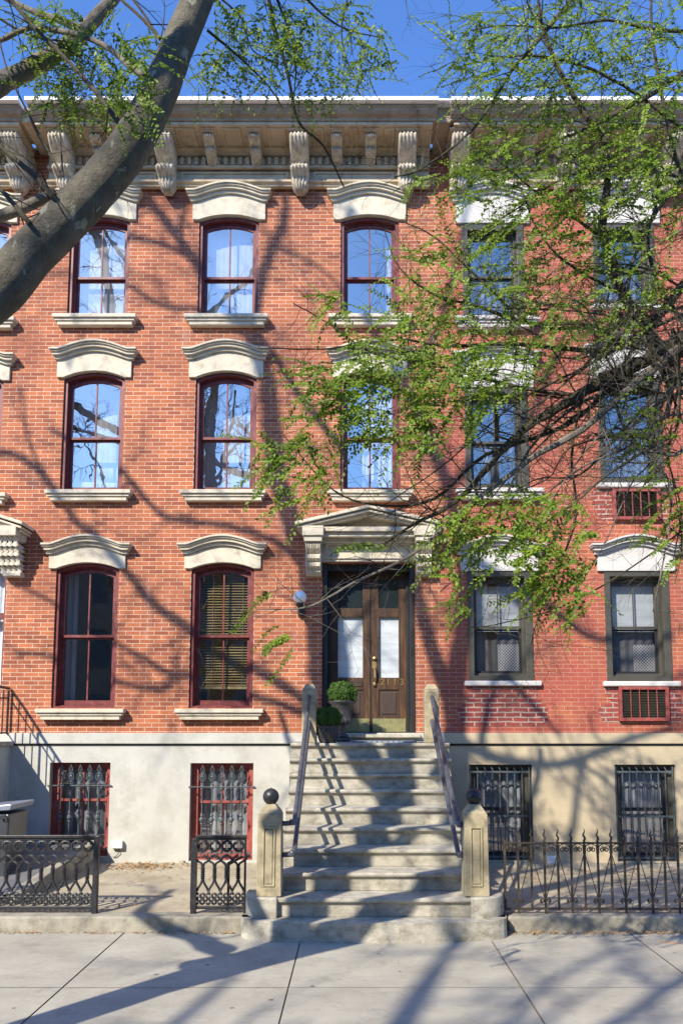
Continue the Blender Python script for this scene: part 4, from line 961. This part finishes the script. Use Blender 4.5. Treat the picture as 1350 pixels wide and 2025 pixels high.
P2 = thing('potted_boxwood', 'clipped boxwood ball in a tall black pedestal urn beside the door', 'potted plant', c2, 'boxwood balls in black pots by the door')
mb = MB(); mb.box(c2.x-.12, c2.x+.12, c2.y-.12, c2.y+.12, c2.z, c2.z+.06)
fluted(mb, c2, [(.10,.06,0),(.10,.09,0),(.05,.13,0),(.045,.18,0),(.07,.20,0),(.06,.215,0),(.13,.26,1),(.165,.31,1),(.15,.335,0),(.14,.36,0),(.145,.46,0),(.165,.54,0),(.21,.575,0),(.215,.59,0),(.17,.595,0)], 16, .06); mb.build('urn', M['pot'], P2, smooth=True)
leaves_ball((c2.x, c2.y, c2.z+.70), .215, 5600, .014, M['boxwood'], P2)
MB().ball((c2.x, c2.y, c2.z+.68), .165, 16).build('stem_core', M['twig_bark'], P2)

# bin and cellar hatch behind the left fence
bc = at(2, 1640, -1.7)
B = thing('wheelie_bin', 'dark grey rubbish bin with pale lid at the left edge behind the iron fence', 'bin', (bc.x, -1.7, AREA_Z))
x0, x1 = bc.x-.40, at(38, 1640, -1.7).x
mb = MB(); mb.add([(x0+.05,-1.95,AREA_Z+.03),(x1-.05,-1.95,AREA_Z+.03),(x1-.05,-1.45,AREA_Z+.03),(x0+.05,-1.45,AREA_Z+.03),(x0,-2.0,1.08),(x1,-2.0,1.08),(x1,-1.4,1.08),(x0,-1.4,1.08)], [(3,2,1,0),(4,5,6,7),(0,1,5,4),(1,2,6,5),(2,3,7,6),(3,0,4,7)])
mb.build('body', M['bin'], B, bevel=.02)
mb = MB(); mb.prism([(x0-.03,1.09),(x1+.03,1.13),(x1+.05,1.20),(x1+.02,1.205),(x0,1.15)], -2.05, -1.36, 'y'); mb.build('lid', M['lid'], B, bevel=.012, fix=True)
MB().tube([(x1-.12,-2.06,1.06),(x1-.02,-2.07,1.07),(x1+.0,-2.06,1.0)], .018, 6).build('handle', M['bin'], B)
hx1 = -3.98
CH = thing('cellar_hatch', 'sloping grey steel cellar hatch with concrete cheek behind the left fence', 'hatch', (hx1-.8, -1.6, AREA_Z))
def slope_plate(mb, xa, xb, ya, za, yb, zb_, th): mb.add([(xa,ya,za),(xb,ya,za),(xb,yb,zb_),(xa,yb,zb_),(xa,ya,za-th),(xb,ya,za-th),(xb,yb,zb_-th),(xa,yb,zb_-th)], [(0,1,2,3),(7,6,5,4),(4,5,1,0),(5,6,2,1),(6,7,3,2),(7,4,0,3)])
for a, b in ((hx1-1.8, hx1-.91), (hx1-.9, hx1-.02)):
    mb = MB(); slope_plate(mb, a, b, -2.6, AREA_Z+.10, -.25, AREA_Z+.30, .03); mb.build('door', M['steel'], CH, bevel=.004)
mb = MB(); mb.prism([(-2.75,AREA_Z-.02),(-2.75,AREA_Z+.12),(-.02,AREA_Z+.34),(-.02,AREA_Z-.02)], hx1, hx1+.16, 'x'); mb.build('cheek', M['kerb'], CH, bevel=.012, fix=True)

# dry leaves and grit along the kerbs
vs = []; fs = []
def litter(n, fx, fy_, z, s):
    for i in range(n):
        p = Vector((fx(), fy_(), z+random.uniform(.002,.02))); a = random.uniform(0,6.28); t = Vector((math.cos(a), math.sin(a), random.uniform(-.35,.35))); b = Vector((-math.sin(a), math.cos(a), random.uniform(-.35,.35))); k = s*random.uniform(.4,1.4); o = len(vs)
        vs.extend([p-t*k, p-b*k*.5, p+t*k, p+b*k*.6+Vector((0,0,k*.3))]); fs.append((o,o+1,o+2,o+3))
G = random.gauss
litter(700, lambda: random.uniform(-5.5, -0.9), lambda: KERB_Y-.03-abs(G(0,.04)), 0, .014)
litter(900, lambda: random.uniform(1.5, 5.5), lambda: KERB_Y-.03-abs(G(0,.05)), 0, .016)
litter(350, lambda: G(-3.1,.35), lambda: -.35+G(0,.18), AREA_Z, .025)
litter(350, lambda: random.uniform(1.6,5), lambda: -.5-abs(G(0,.6)), AREA_Z, .022)
litter(120, lambda: random.uniform(-3.4,-1.3), lambda: random.uniform(-3,-.3), AREA_Z, .018)
litter(160, lambda: random.uniform(-5,5), lambda: random.uniform(-6.5,-3.5), 0, .007)
tag(MB().add(vs, fs).build('leaf_litter', M['litter']), 'dry brown leaf litter along the kerbs and in the areaways', 'leaves', kind='stuff')

# ================================================================== trees
def smooth(pts, rs, sub=5):
    pts = [Vector(p) for p in pts]; P = [pts[0]*2-pts[1]] + pts + [pts[-1]*2-pts[-2]]; out = []; ro = []
    for i in range(1, len(P)-2):
        for k in range(sub):
            t = k/sub; a, b, c, d = P[i-1], P[i], P[i+1], P[i+2]
            out.append(0.5*((2*b)+(c-a)*t+(2*a-5*b+4*c-d)*t*t+(3*b-a-3*c+d)*t*t*t)); ro.append(rs[i-1]*(1-t)+rs[i]*t)
    out.append(pts[-1]); ro.append(rs[-1]); return out, ro
def limb(mb, pts, rs, n=7, jit=.0, sub=5):
    p, r = smooth(pts, rs, sub)
    if jit: p = [q+Vector((G(0,1),G(0,1),G(0,1)))*jit*max(rr*.6,.004) for q, rr in zip(p, r)]; r = [x*random.uniform(1-min(jit,.07),1+min(jit,.07)) for x in r]
    mb.tube(p, r, n); return p, r
def twig(mb, p, d, length, r, depth, droop=-.02, kink=.32, out=None, flat=None):
    n = max(3, int(length/.12)) if length > .3 else 3; n = min(n, 9); pts = [Vector(p)]; rs = [r]; d = Vector(d).normalized()
    for i in range(n):
        j = Vector((G(0,1), G(0,1)*.7, G(0,1)))*kink*.5
        if flat is not None: j.y *= flat
        d = (d+j+Vector((0,0,droop))).normalized(); pts.append(pts[-1]+d*length/n); rs.append(r*(1-.75*(i+1)/n))
    mb.tube(pts, rs, 4 if r < .012 else 5, cap=False)
    if out is not None: out += [(q, (pts[min(i+1, n)]-pts[max(i-1,0)]).normalized()) for i, q in enumerate(pts) if i >= 1]
    if depth > 0:
        for i in range(1, n+1):
            for _ in range(2 if random.random() < .45 else 1):
                s = random.choice((-1,1)); ax = Vector((G(0,.5), 1, G(0,.5))).normalized()
                dd = d.copy() if i == n else (pts[i]-pts[i-1]).normalized(); dd.rotate(Matrix.Rotation(s*random.uniform(.5,1.05), 3, ax))
                twig(mb, pts[i], dd, length*random.uniform(.3,.6), max(rs[i]*.65, .0015), depth-1, droop, kink, out, flat)
class Leaves:
    def __init__(s): s.v = []; s.f = []; s.t = []
    def leaf(s, p, d, nrm, size, tone=0):
        d = Vector(d).normalized(); b = d.cross(nrm)
        if b.length < 1e-4: b = d.orthogonal()
        b.normalize(); u = b.cross(d).normalized(); o = len(s.v); k = size
        s.v += [tuple(q) for q in (p, p+d*k*.32+b*k*.27+u*k*.05, p+d*k*.72+b*k*.23+u*k*.03, p+d*k*1.0, p+d*k*.72-b*k*.23+u*k*.03, p+d*k*.32-b*k*.27+u*k*.05)]
        s.f += [(o,o+1,o+2,o+3), (o,o+3,o+4,o+5)]; t = min(1, max(0, G(.5,.2)+tone)); s.t += [t, t*.9]
    def spray(s, mb, p, d, length, n, size):
        """a drooping frond: flat rows of leaflets along a thin stem"""
        d = Vector(d).normalized(); pts = [Vector(p)]; m = 6
        for i in range(m): d = (d+Vector((G(0,.13),G(0,.13),G(0,.13)-.09))).normalized(); pts.append(pts[-1]+d*length/m)
        mb.tube(pts, [.0022-.0002*i for i in range(m+1)], 3, cap=False)
        nrm = Vector((G(-.15,.35), -.75+G(0,.35), .55+G(0,.3))).normalized(); tone = G(0,.16)
        for i in range(n):
            t = (i+.6)/n*m; k = min(int(t), m-1); q = pts[k].lerp(pts[k+1], t-k); ax = (pts[k+1]-pts[k]).normalized(); side = ax.cross(nrm).normalized()*(1 if i % 2 else -1)
            s.leaf(q, ax*random.uniform(.45,.85)+side*random.uniform(.6,1.0)+Vector((0,0,G(-.05,.15))), (nrm+Vector((G(0,.28),G(0,.28),G(0,.28)))).normalized(), size*random.uniform(.7,1.2)*(1.1-.35*i/n), tone)
    def build(s, name, mat, parent, stems):
        o_ = len(s.v); s.v += stems.v; s.f += [tuple(i+o_ for i in f) for f in stems.f]; s.t += [0.05]*len(stems.f)
        o = MB().add(s.v, s.f).build(name, mat, parent); a = o.data.attributes.new('tone', 'FLOAT', 'FACE'); a.data.foreach_set('value', s.t); return o
def inside(pt_, poly):
    x, y = pt_; c = False; j = len(poly)-1
    for i in range(len(poly)):
        if (poly[i][1] > y) != (poly[j][1] > y) and x < (poly[j][0]-poly[i][0])*(y-poly[i][1])/(poly[j][1]-poly[i][1])+poly[i][0]: c = not c
        j = i
    return c
def sample(poly):
    xs = [p[0] for p in poly]; ys = [p[1] for p in poly]
    while True:
        q = (random.uniform(min(xs), max(xs)), random.uniform(min(ys), max(ys)))
        if inside(q, poly): return q

# ---- plane tree at the kerb: its leaning limb crosses the upper left, the rest of the crown shades the houses
PT = thing('plane_tree', 'mottled plane tree with a thick limb leaning across the upper left', 'tree', (-4.08, -8.15, 0))
tr = MB(); limb(tr, [(-3.95,-8.15,-.05),(-3.93,-8.15,.4),(-3.8,-8.1,1.6),(-3.62,-8.05,3.0),(-3.52,-8.0,4.6),(-3.6,-8.0,6.4),(-3.85,-8,8),(-3.93,-8.0,9.4)], [.34,.25,.21,.20,.18,.18,.18,.17], 14, .02)
tr.build('trunk', M['plane_bark'], PT, smooth=True)
def LP(px, py, Y): return at(px, py, Y)
vl = MB()
pl, rl_ = limb(vl, [(-3.66,-8.05,2.6), (-3.0,-7.9,3.7), LP(-40,610,-7.7), LP(60,505,-7.65), LP(165,400,-7.6), LP(250,300,-7.55), LP(312,190,-7.5), LP(352,90,-7.48), LP(395,-10,-7.46), LP(430,-110,-7.45), LP(440,-300,-7.4)],
                   [.18,.15,.131,.126,.122,.117,.107,.097,.090,.085,.07], 24, .012, 8)
vl.build('limb', M['plane_bark'], PT, smooth=True)
def pxlimb(mb, path, w0, w1, Y0, Y1, n=6, sub=5, jit=.15):
    m = len(path); pts = [LP(x, y, Y0+(Y1-Y0)*i/(m-1)) for i, (x, y) in enumerate(path)]
    rs = [(w0+(w1-w0)*i/(m-1))/2/FPX*(CAM_D+Y0+(Y1-Y0)*i/(m-1)) for i in range(m)]
    return limb(mb, pts, rs, n, jit, sub)
for path, a, b, y0, y1 in [
    ([(-60,200),(0,168),(60,135),(130,95),(165,62),(225,-5),(260,-80)], 46, 22, -7.0, -6.6),
    ([(165,62),(120,40),(60,20),(-20,-20)], 18, 10, -6.7, -6.5),
    ([(-40,88),(0,80),(60,55),(120,62),(165,72),(215,95),(255,130),(285,150)], 10, 12, -6.9, -7.4),
    ([(-50,450),(0,428),(55,408),(105,383)], 26, 20, -7.2, -7.55)]:
    sm = MB(); p, r = pxlimb(sm, path, a, b, y0, y1, 10, jit=.05); sm.build('limb', M['twig_pale'], PT, smooth=True)
sm = MB(); nodes = []
for path, a, b, y0, y1 in [
    ([(237,245),(180,170),(120,105),(50,35),(10,-20)], 11, 7, -7.6, -7.2),
    ([(108,388),(60,340),(0,290),(-40,262)], 14, 10, -7.75, -7.6), ([(60,442),(20,395),(-30,340)], 11, 8, -7.8, -7.6),
    ([(120,340),(70,250),(20,150),(0,80),(-10,20)], 5, 3, -7.3, -7.0), ([(125,350),(118,250),(112,215)], 4, 2, -7.4, -7.3),
    ([(318,78),(285,40),(240,0),(200,-30)], 9, 6, -7.5, -7.2), ([(410,60),(470,110),(530,170),(560,215)], 6, 2, -7.3, -6.8),
    ([(530,-10),(545,60),(570,150),(590,240),(640,290),(680,370)], 9, 3, -6.9, -6.3), ([(540,-20),(575,70),(585,130),(580,200)], 6, 2, -6.9, -6.5),
    ([(580,-30),(640,30),(690,60),(760,75)], 6, 2, -6.8, -6.4), ([(690,-20),(675,60),(690,130),(720,175)], 4, 1.5, -6.7, -6.4), ([(800,-10),(806,25),(812,52)], 2, 1, -6.5, -6.5),
    ([(250,-20),(300,50),(310,90)], 7, 3, -7.2, -7.3), ([(-10,30),(60,70),(150,85)], 6, 3, -7.0, -6.9), ([(430,-10),(480,40),(500,100),(560,130)], 5, 2, -7.0, -6.7)]:
    p, r = pxlimb(sm, path, a, b, y0, y1, 6); nodes += list(zip(p, r))
tw = []
for p, r in nodes[::2]:
    if random.random() < .55: twig(sm, p, Vector((G(0,1), G(0,.6), G(.1,.8))), random.uniform(.2,.55), max(.0018, min(r*.4, .005)), 1, -.03, .35, tw)
sm.build('branch', M['twig_bark'], PT)
lv = Leaves(); st_ = MB()
for poly, n, y0, y1, ls in [
    ([(40,40),(130,20),(230,60),(300,110),(290,190),(240,240),(130,235),(60,180)], 235, -7.25, -6.6, .032),
    ([(230,70),(300,60),(320,150),(300,220),(235,255),(215,200)], 45, -7.95, -7.8, .028),
    ([(385,60),(420,0),(540,0),(600,60),(560,150),(470,185),(390,190)], 150, -7.3, -6.7, .030),
    ([(540,0),(690,0),(780,60),(740,160),(640,200),(570,215),(560,120)], 165, -7.0, -6.4, .030),
    ([(20,10),(120,0),(160,60),(60,90)], 30, -7.1, -6.7, .03)]:
    for _ in range(int(n*1.1)):
        q = sample(poly); p = LP(q[0], q[1], random.uniform(y0, y1)); lv.spray(st_, p, Vector((G(.25,.7), G(0,.6), G(-.35,.5))), random.uniform(.14,.30), random.randint(11,18), ls*1.05)
lv.build('foliage', M['leaf_pale'], PT, st_)
# upper crown of the plane tree, laid out by the shadows it throws on the facade
def SH(px, py, d):
    q = at(px, py, 0); return Vector((q.x-SD.x*d, -d, q.z-SD.z*d))
cr = MB(); sn = []
def shl(path, w0, w1, d0, d1, pre=None, n=7):
    m = len(path); pts = [SH(x, y, d0+(d1-d0)*i/(m-1)) for i, (x, y) in enumerate(path)]; rs = [(w0+(w1-w0)*i/(m-1))/2/106 for i in range(m)]
    if pre: pts = [Vector(p) for p in pre]+pts; rs = [rs[0]*1.1]*len(pre)+rs
    p, r = limb(cr, pts, rs, n, .12); k = len(pre)*5 if pre else 0
    sn.extend(list(zip(p, r))[k+2:])
shl([(646,1360),(632,1250),(610,1130),(580,1040),(550,950),(540,870),(534,790),(520,720),(495,665),(455,620),(420,570),(385,515),(330,440),(285,385),(250,330),(200,250)], 40, 10, 8, 8.4, [(-3.62,-8.0,6.8),(-4.5,-8.0,8.0),(-5.5,-8.0,9.0)], 10)
shl([(900,1450),(888,1390),(856,1290),(834,1215),(815,1130),(800,1040),(760,960),(672,880),(600,790),(540,700),(505,650),(470,590)], 27, 9, 8, 7.6, [(-3.93,-8,9.0)], 9)
shl([(900,1450),(908,1300),(920,1100),(885,965),(840,850),(795,750),(730,640),(690,520),(700,420)], 30, 10, 8, 8.6, [(-3.93,-8,9.0)], 9)
shl([(500,662),(512,570),(535,500),(560,440),(564,390),(548,330),(520,240)], 20, 8, 8.2, 8.7)
shl([(545,490),(600,510),(650,545),(700,600)], 9, 4, 8.3, 8.6)
shl([(632,1400),(600,1382),(500,1320),(370,1240),(300,1190),(250,1130),(190,1060),(150,1030),(110,970),(45,905),(-60,890)], 18, 12, 8, 8.5)
shl([(600,1120),(560,1080),(530,1065),(450,1040),(360,1030),(310,1010),(250,940),(200,900),(100,850)], 14, 7, 8, 7.5)
shl([(385,515),(340,490),(255,465),(180,455),(60,400)], 12, 6, 8.4, 8.0); shl([(455,620),(385,610),(320,605),(255,565),(190,540),(60,545)], 10, 5, 8.3, 8.7)
shl([(630,1420),(500,1375),(372,1335),(330,1330),(290,1305),(235,1275),(120,1200),(20,1150)], 13, 6, 8, 7.6); shl([(372,1335),(345,1342),(315,1363),(240,1350),(100,1300),(30,1290)], 11, 6, 7.9, 7.4)
shl([(330,440),(300,395),(280,340),(300,240)], 12, 6, 8.4, 8.7); shl([(350,470),(372,400),(400,330)], 9, 5, 8.4, 8.1); shl([(140,735),(165,640),(145,560)], 6, 3, 8.4, 8.1); shl([(110,970),(60,880),(40,760)], 9, 4, 8.4, 8.2); shl([(620,1260),(700,1150),(760,1060)], 8, 4, 8, 8.3)
shl([(905,1465),(960,1492),(1030,1510),(1100,1512),(1150,1500),(1250,1465),(1330,1440)], 18, 9, 8, 7.7); shl([(1060,1512),(1150,1515),(1215,1560),(1290,1640)], 9, 5, 7.9, 7.6); shl([(920,1100),(1000,1150),(1085,1200),(1160,1255),(1240,1270),(1330,1260)], 18, 8, 8.2, 8.5); shl([(950,1490),(965,1400),(990,1330),(1000,1240)], 14, 5, 8, 8.2); shl([(1000,1340),(1060,1400),(1110,1460)], 12, 6, 8, 8.2)
shl([(885,965),(960,900),(1050,820),(1100,700)], 16, 7, 8.2, 8.5); shl([(795,750),(870,640),(900,520),(930,400)], 12, 6, 8.4, 8.6)
for p, r in sn[::2]:
    for _ in range(random.choice((0,1,1,2))):
        twig(cr, p, Vector((G(0,1), G(0,.5), G(.25,.9))), random.uniform(.4,1.3), min(r*.4, .016), 1, 0, .4)
# low limbs over the pavement
for pts, r0, r1 in [([(-3.92,-8,3.2),(-3.2,-8.4,4.6),(-2.6,-8.9,6.6),(-2.0,-9.3,8.2)], .11, .05), ([(-3.95,-8,4.2),(-4.6,-7.3,5.4),(-5.0,-6.6,6.6),(-5.3,-6.1,8)], .10, .04), ([(-3.95,-8,3.6),(-4.9,-8.4,4.4),(-6.2,-8.9,5.4),(-7.2,-9.2,6.8)], .12, .05), ([(-3.95,-8,5.2),(-3.3,-8.6,6.8),(-2.9,-8.9,8.4),(-2.7,-9,10)], .09, .04)]:
    p, r = limb(cr, pts, [r0+(r1-r0)*i/3 for i in range(4)], 7, .1)
    for q, rr in list(zip(p, r))[4::2]: twig(cr, q, Vector((G(0,1), G(0,.8), G(.3,.7))), random.uniform(.6,1.4), .014, 1, 0, .4)
cr.build('crown', M['plane_bark'], PT)
# a bare tree on the far kerb: its top twigs dapple the pavement and show in the panes
FT = thing('plane_tree', 'bare tree on the far kerb, seen only in reflections and pavement shadows', 'tree', (-8.2, -20.4, 0))
tr = MB(); limb(tr, [(-8.2,-20.4,-.2),(-8.2,-20.4,2),(-8.1,-20.3,5),(-8.0,-20,8)], [.34,.28,.24,.18], 10, .02); tr.build('trunk', M['plane_bark'], FT, smooth=True)
cr = MB()
for k in range(14):
    e = Vector((-8+random.uniform(-4.5,4.5), -20.2+random.uniform(-3,4.6), random.uniform(10.5,16))); a = Vector((-8.1,-20.2,random.uniform(4.5,8)))
    p, r = limb(cr, [a, a.lerp(e,.35)+Vector((G(0,.4),G(0,.4),.5)), a.lerp(e,.7)+Vector((G(0,.4),G(0,.4),.5)), e], [.09,.07,.05,.02], 7, .08)
    for q, rr in list(zip(p, r))[4::2]: twig(cr, q, Vector((G(0,1), G(0,.9), G(.4,.6))), random.uniform(.8,2.2), .026, 1, 0, .4)
cr.build('crown', M['plane_bark'], FT)

# ---- leafy tree beyond the right edge, its sprays hang in front of the facade
RT = thing('street_tree', 'tree with fine dark branches and loose green leaf sprays filling the right side', 'tree', (3.38, -6.1, 0))
tr = MB(); limb(tr, [(3.4,-6.1,-.05),(3.38,-6.1,.5),(3.3,-6.1,2.5),(3.2,-6.1,4.0),(3.25,-6.1,5.6),(3.35,-6.0,7.5),(3.4,-6,10)], [.24,.17,.15,.14,.12,.10,.05], 12, .05)
tr.build('trunk', M['twig_bark'], RT, smooth=True)
br = MB(); pb = MB(); nd = []
def rb(path, w0, w1, y0, y1, pale=False, n=7):
    p, r = pxlimb(pb if pale else br, path, w0, w1, y0, y1, n, 5, .25); nd.extend(list(zip(p, r))[3:])
rb([(1470,600),(1400,640),(1350,668),(1270,715),(1200,745),(1130,790),(1060,832),(1010,872),(950,942),(890,1000),(820,1035),(740,1090)], 34, 4, -6.1, -6.6)
rb([(1450,560),(1380,700),(1330,755),(1285,660),(1235,585),(1205,520),(1190,450),(1200,360),(1195,285),(1165,240),(1110,150),(1075,60),(1060,-20)], 30, 6, -6.1, -6.4)
rb([(1400,640),(1300,720),(1240,770),(1150,850),(1060,900),(980,960),(925,1000),(870,1050),(800,1105),(700,1152),(610,1200),(510,1206)], 18, 2, -6.2, -7.0, True)
rb([(1400,500),(1290,640),(1200,690),(1120,690),(1000,680),(880,685),(790,672),(640,690),(510,688)], 14, 2, -6.1, -6.4)
rb([(1260,690),(1160,642),(1050,640),(930,600),(870,590),(790,530),(760,455)], 9, 2, -6.2, -6.6); rb([(1160,650),(1050,640),(940,545),(860,470),(800,440)], 7, 2, -6.3, -6.6)
rb([(1400,120),(1350,145),(1280,190),(1170,250),(1100,280),(1020,330)], 16, 3, -6.0, -6.3); rb([(1140,-30),(1120,10),(1060,85),(1010,142),(965,215),(920,270),(830,335),(780,350)], 10, 2.5, -6.3, -6.5)
rb([(1420,300),(1350,350),(1290,430),(1250,520),(1238,600)], 10, 6, -5.9, -6.2); rb([(1400,280),(1330,240),(1250,180),(1150,130),(1050,110),(960,120),(900,135)], 9, 2, -6.0, -6.4); rb([(1400,60),(1300,60),(1200,40),(1100,55),(1000,50),(930,60)], 8, 2, -6.0, -6.5); rb([(1390,450),(1340,330),(1310,200),(1290,80),(1285,-20)], 10, 5, -6.0, -6.2)
rb([(1210,760),(1232,842),(1290,910),(1325,970),(1312,1100),(1290,1210)], 8, 2.5, -6.2, -6.5, True); rb([(1150,782),(1130,900),(1138,1020),(1100,1130),(1060,1230),(1050,1275)], 6, 2, -6.3, -6.6); rb([(1240,770),(1160,790),(1060,870),(1000,980),(960,1090),(870,1170)], 9, 2, -6.1, -6.5, True)
rb([(1350,690),(1240,740),(1120,840),(960,900),(860,985),(760,1000),(660,970),(560,860)], 12, 2, -6.1, -6.6); rb([(1250,740),(1140,780),(1000,760),(860,720),(740,700),(650,640),(580,600)], 9, 2, -6.2, -6.5)
rb([(1190,470),(1120,420),(1060,380),(1000,330),(960,300)], 7, 2, -6.2, -6.5); rb([(1235,585),(1120,520),(1060,450),(1030,370)], 7, 2, -6.2, -6.5); rb([(1350,640),(1300,560),(1280,470),(1300,380),(1280,290)], 10, 4, -6.0, -6.1)
rb([(1300,720),(1340,820),(1320,900),(1345,1010),(1330,1110)], 6, 2, -6.1, -6.2); rb([(1130,790),(1040,780),(940,790),(840,800),(740,830)], 5, 1.5, -6.2, -6.5); rb([(1340,350),(1230,330),(1120,350),(1010,420),(930,470)], 6, 2, -6.1, -6.5)
rb([(1280,1000),(1330,1050),(1400,1090)], 3, 4, -6.4, -6.1); rb([(1400,1010),(1250,1120),(1110,1200),(980,1235),(930,1240)], 4, 1.5, -6.1, -6.5)
for k in range(26):
    a = (random.uniform(1290,1480), random.uniform(500,900)); q = random.choice([(random.uniform(640,1100), random.uniform(560,1080)), (random.uniform(1000,1340), random.uniform(420,620)), (random.uniform(900,1340), random.uniform(900,1180))])
    f = [(a[0]+(q[0]-a[0])*t + G(0,18)*(1 if 0 < t < 1 else 0), a[1]+(q[1]-a[1])*t + 60*math.sin(math.pi*t)*random.uniform(-1,.6) + G(0,14)*(1 if 0 < t < 1 else 0)) for t in (0,.2,.4,.6,.8,1)]
    rb(f, random.uniform(5,9), 1.3, -6.1+G(0,.1), -6.5+G(0,.3), random.random() < .3, 5)
ends = []
for p, r in nd:
    if random.random() < .75:
        twig(br if random.random() < .65 else pb, p, Vector((-.5+G(0,.9), G(0,.5), G(.05,.85))), random.uniform(.2,.75), max(.002, min(r*.4, .006)), 1, -.03, .42, ends)
br.build('branch', M['twig_bark'], RT); pb.build('branch', M['twig_pale'], RT)
lv = Leaves(); st_ = MB()
for poly, n, y0, y1, ls in [
    ([(870,105),(925,40),(960,-10),(1360,-10),(1360,330),(1200,345),(1090,240),(960,190)], 620, -6.8, -5.6, .034),
    ([(890,300),(960,250),(1080,240),(1360,320),(1360,420),(1000,420),(880,370),(790,380)], 340, -6.8, -5.8, .034),
    ([(790,500),(880,455),(1000,410),(1360,410),(1360,620),(1180,690),(880,650),(810,580)], 420, -6.9, -6.0, .034),
    ([(620,740),(700,700),(810,560),(880,640),(1130,690),(1090,770),(920,830),(860,900),(740,860),(680,830)], 380, -7.2, -6.3, .036),
    ([(610,720),(690,720),(690,800),(620,800)], 30, -7.2, -6.8, .038), ([(640,560),(700,590),(690,650),(650,620)], 14, -7.0, -6.6, .034),
    ([(510,850),(560,890),(615,820),(650,870),(690,930),(640,960),(600,1000),(560,950)], 55, -7.4, -6.7, .038),
    ([(680,1070),(800,1070),(800,1090),(680,1090)], 5, -7.2, -6.8, .036),
    ([(890,1000),(1000,980),(1080,960),(1175,1000),(1195,1090),(1160,1190),(1080,1160),(1030,1110),(960,1130),(935,1230),(890,1110)], 165, -7.1, -6.4, .038),
    ([(1220,760),(1360,700),(1360,900),(1290,950)], 40, -6.6, -6.0, .036), ([(1290,950),(1360,900),(1360,1120),(1320,1100)], 30, -6.6, -6.0, .036),
    ([(512,1120),(545,1180),(590,1285),(560,1280)], 7, -7.2, -7.0, .036), ([(1050,1150),(1180,1100),(1200,1200),(1130,1210)], 26, -7.0, -6.6, .036)]:
    for _ in range(int(n*.78)):
        q = sample(poly); p = LP(q[0], q[1], random.uniform(y0, y1))
        lv.spray(st_, p, Vector((-.75+G(0,.5), G(0,.4), G(-.15,.5))), random.uniform(.20,.42), random.randint(17,28), ls*.98)
lv.build('foliage', M['leaf'], RT, st_)

# ================================================================== the row across the street, behind the camera (mirrored in the panes)
HO = thing('row_house', 'dark brownstone row across the street, seen only mirrored in the panes', 'house', (0, -27, 0))
MB().box(-40, 40, -34, -27, 0, 12.2).build('brick_wall', M['brick_far'], HO)
MB().box(-40.2, 40.2, -27.0, -26.4, 12.21, 12.9).build('cornice', M['wood_dark'], HO)
mb = MB()
for f in range(3):
    for i in range(-12, 13):
        mb.box(i*2.6-.5, i*2.6+.5, -27.0, -26.96, 1.8+f*3.3, 3.8+f*3.3)
mb.build('window', M['screen'], HO)
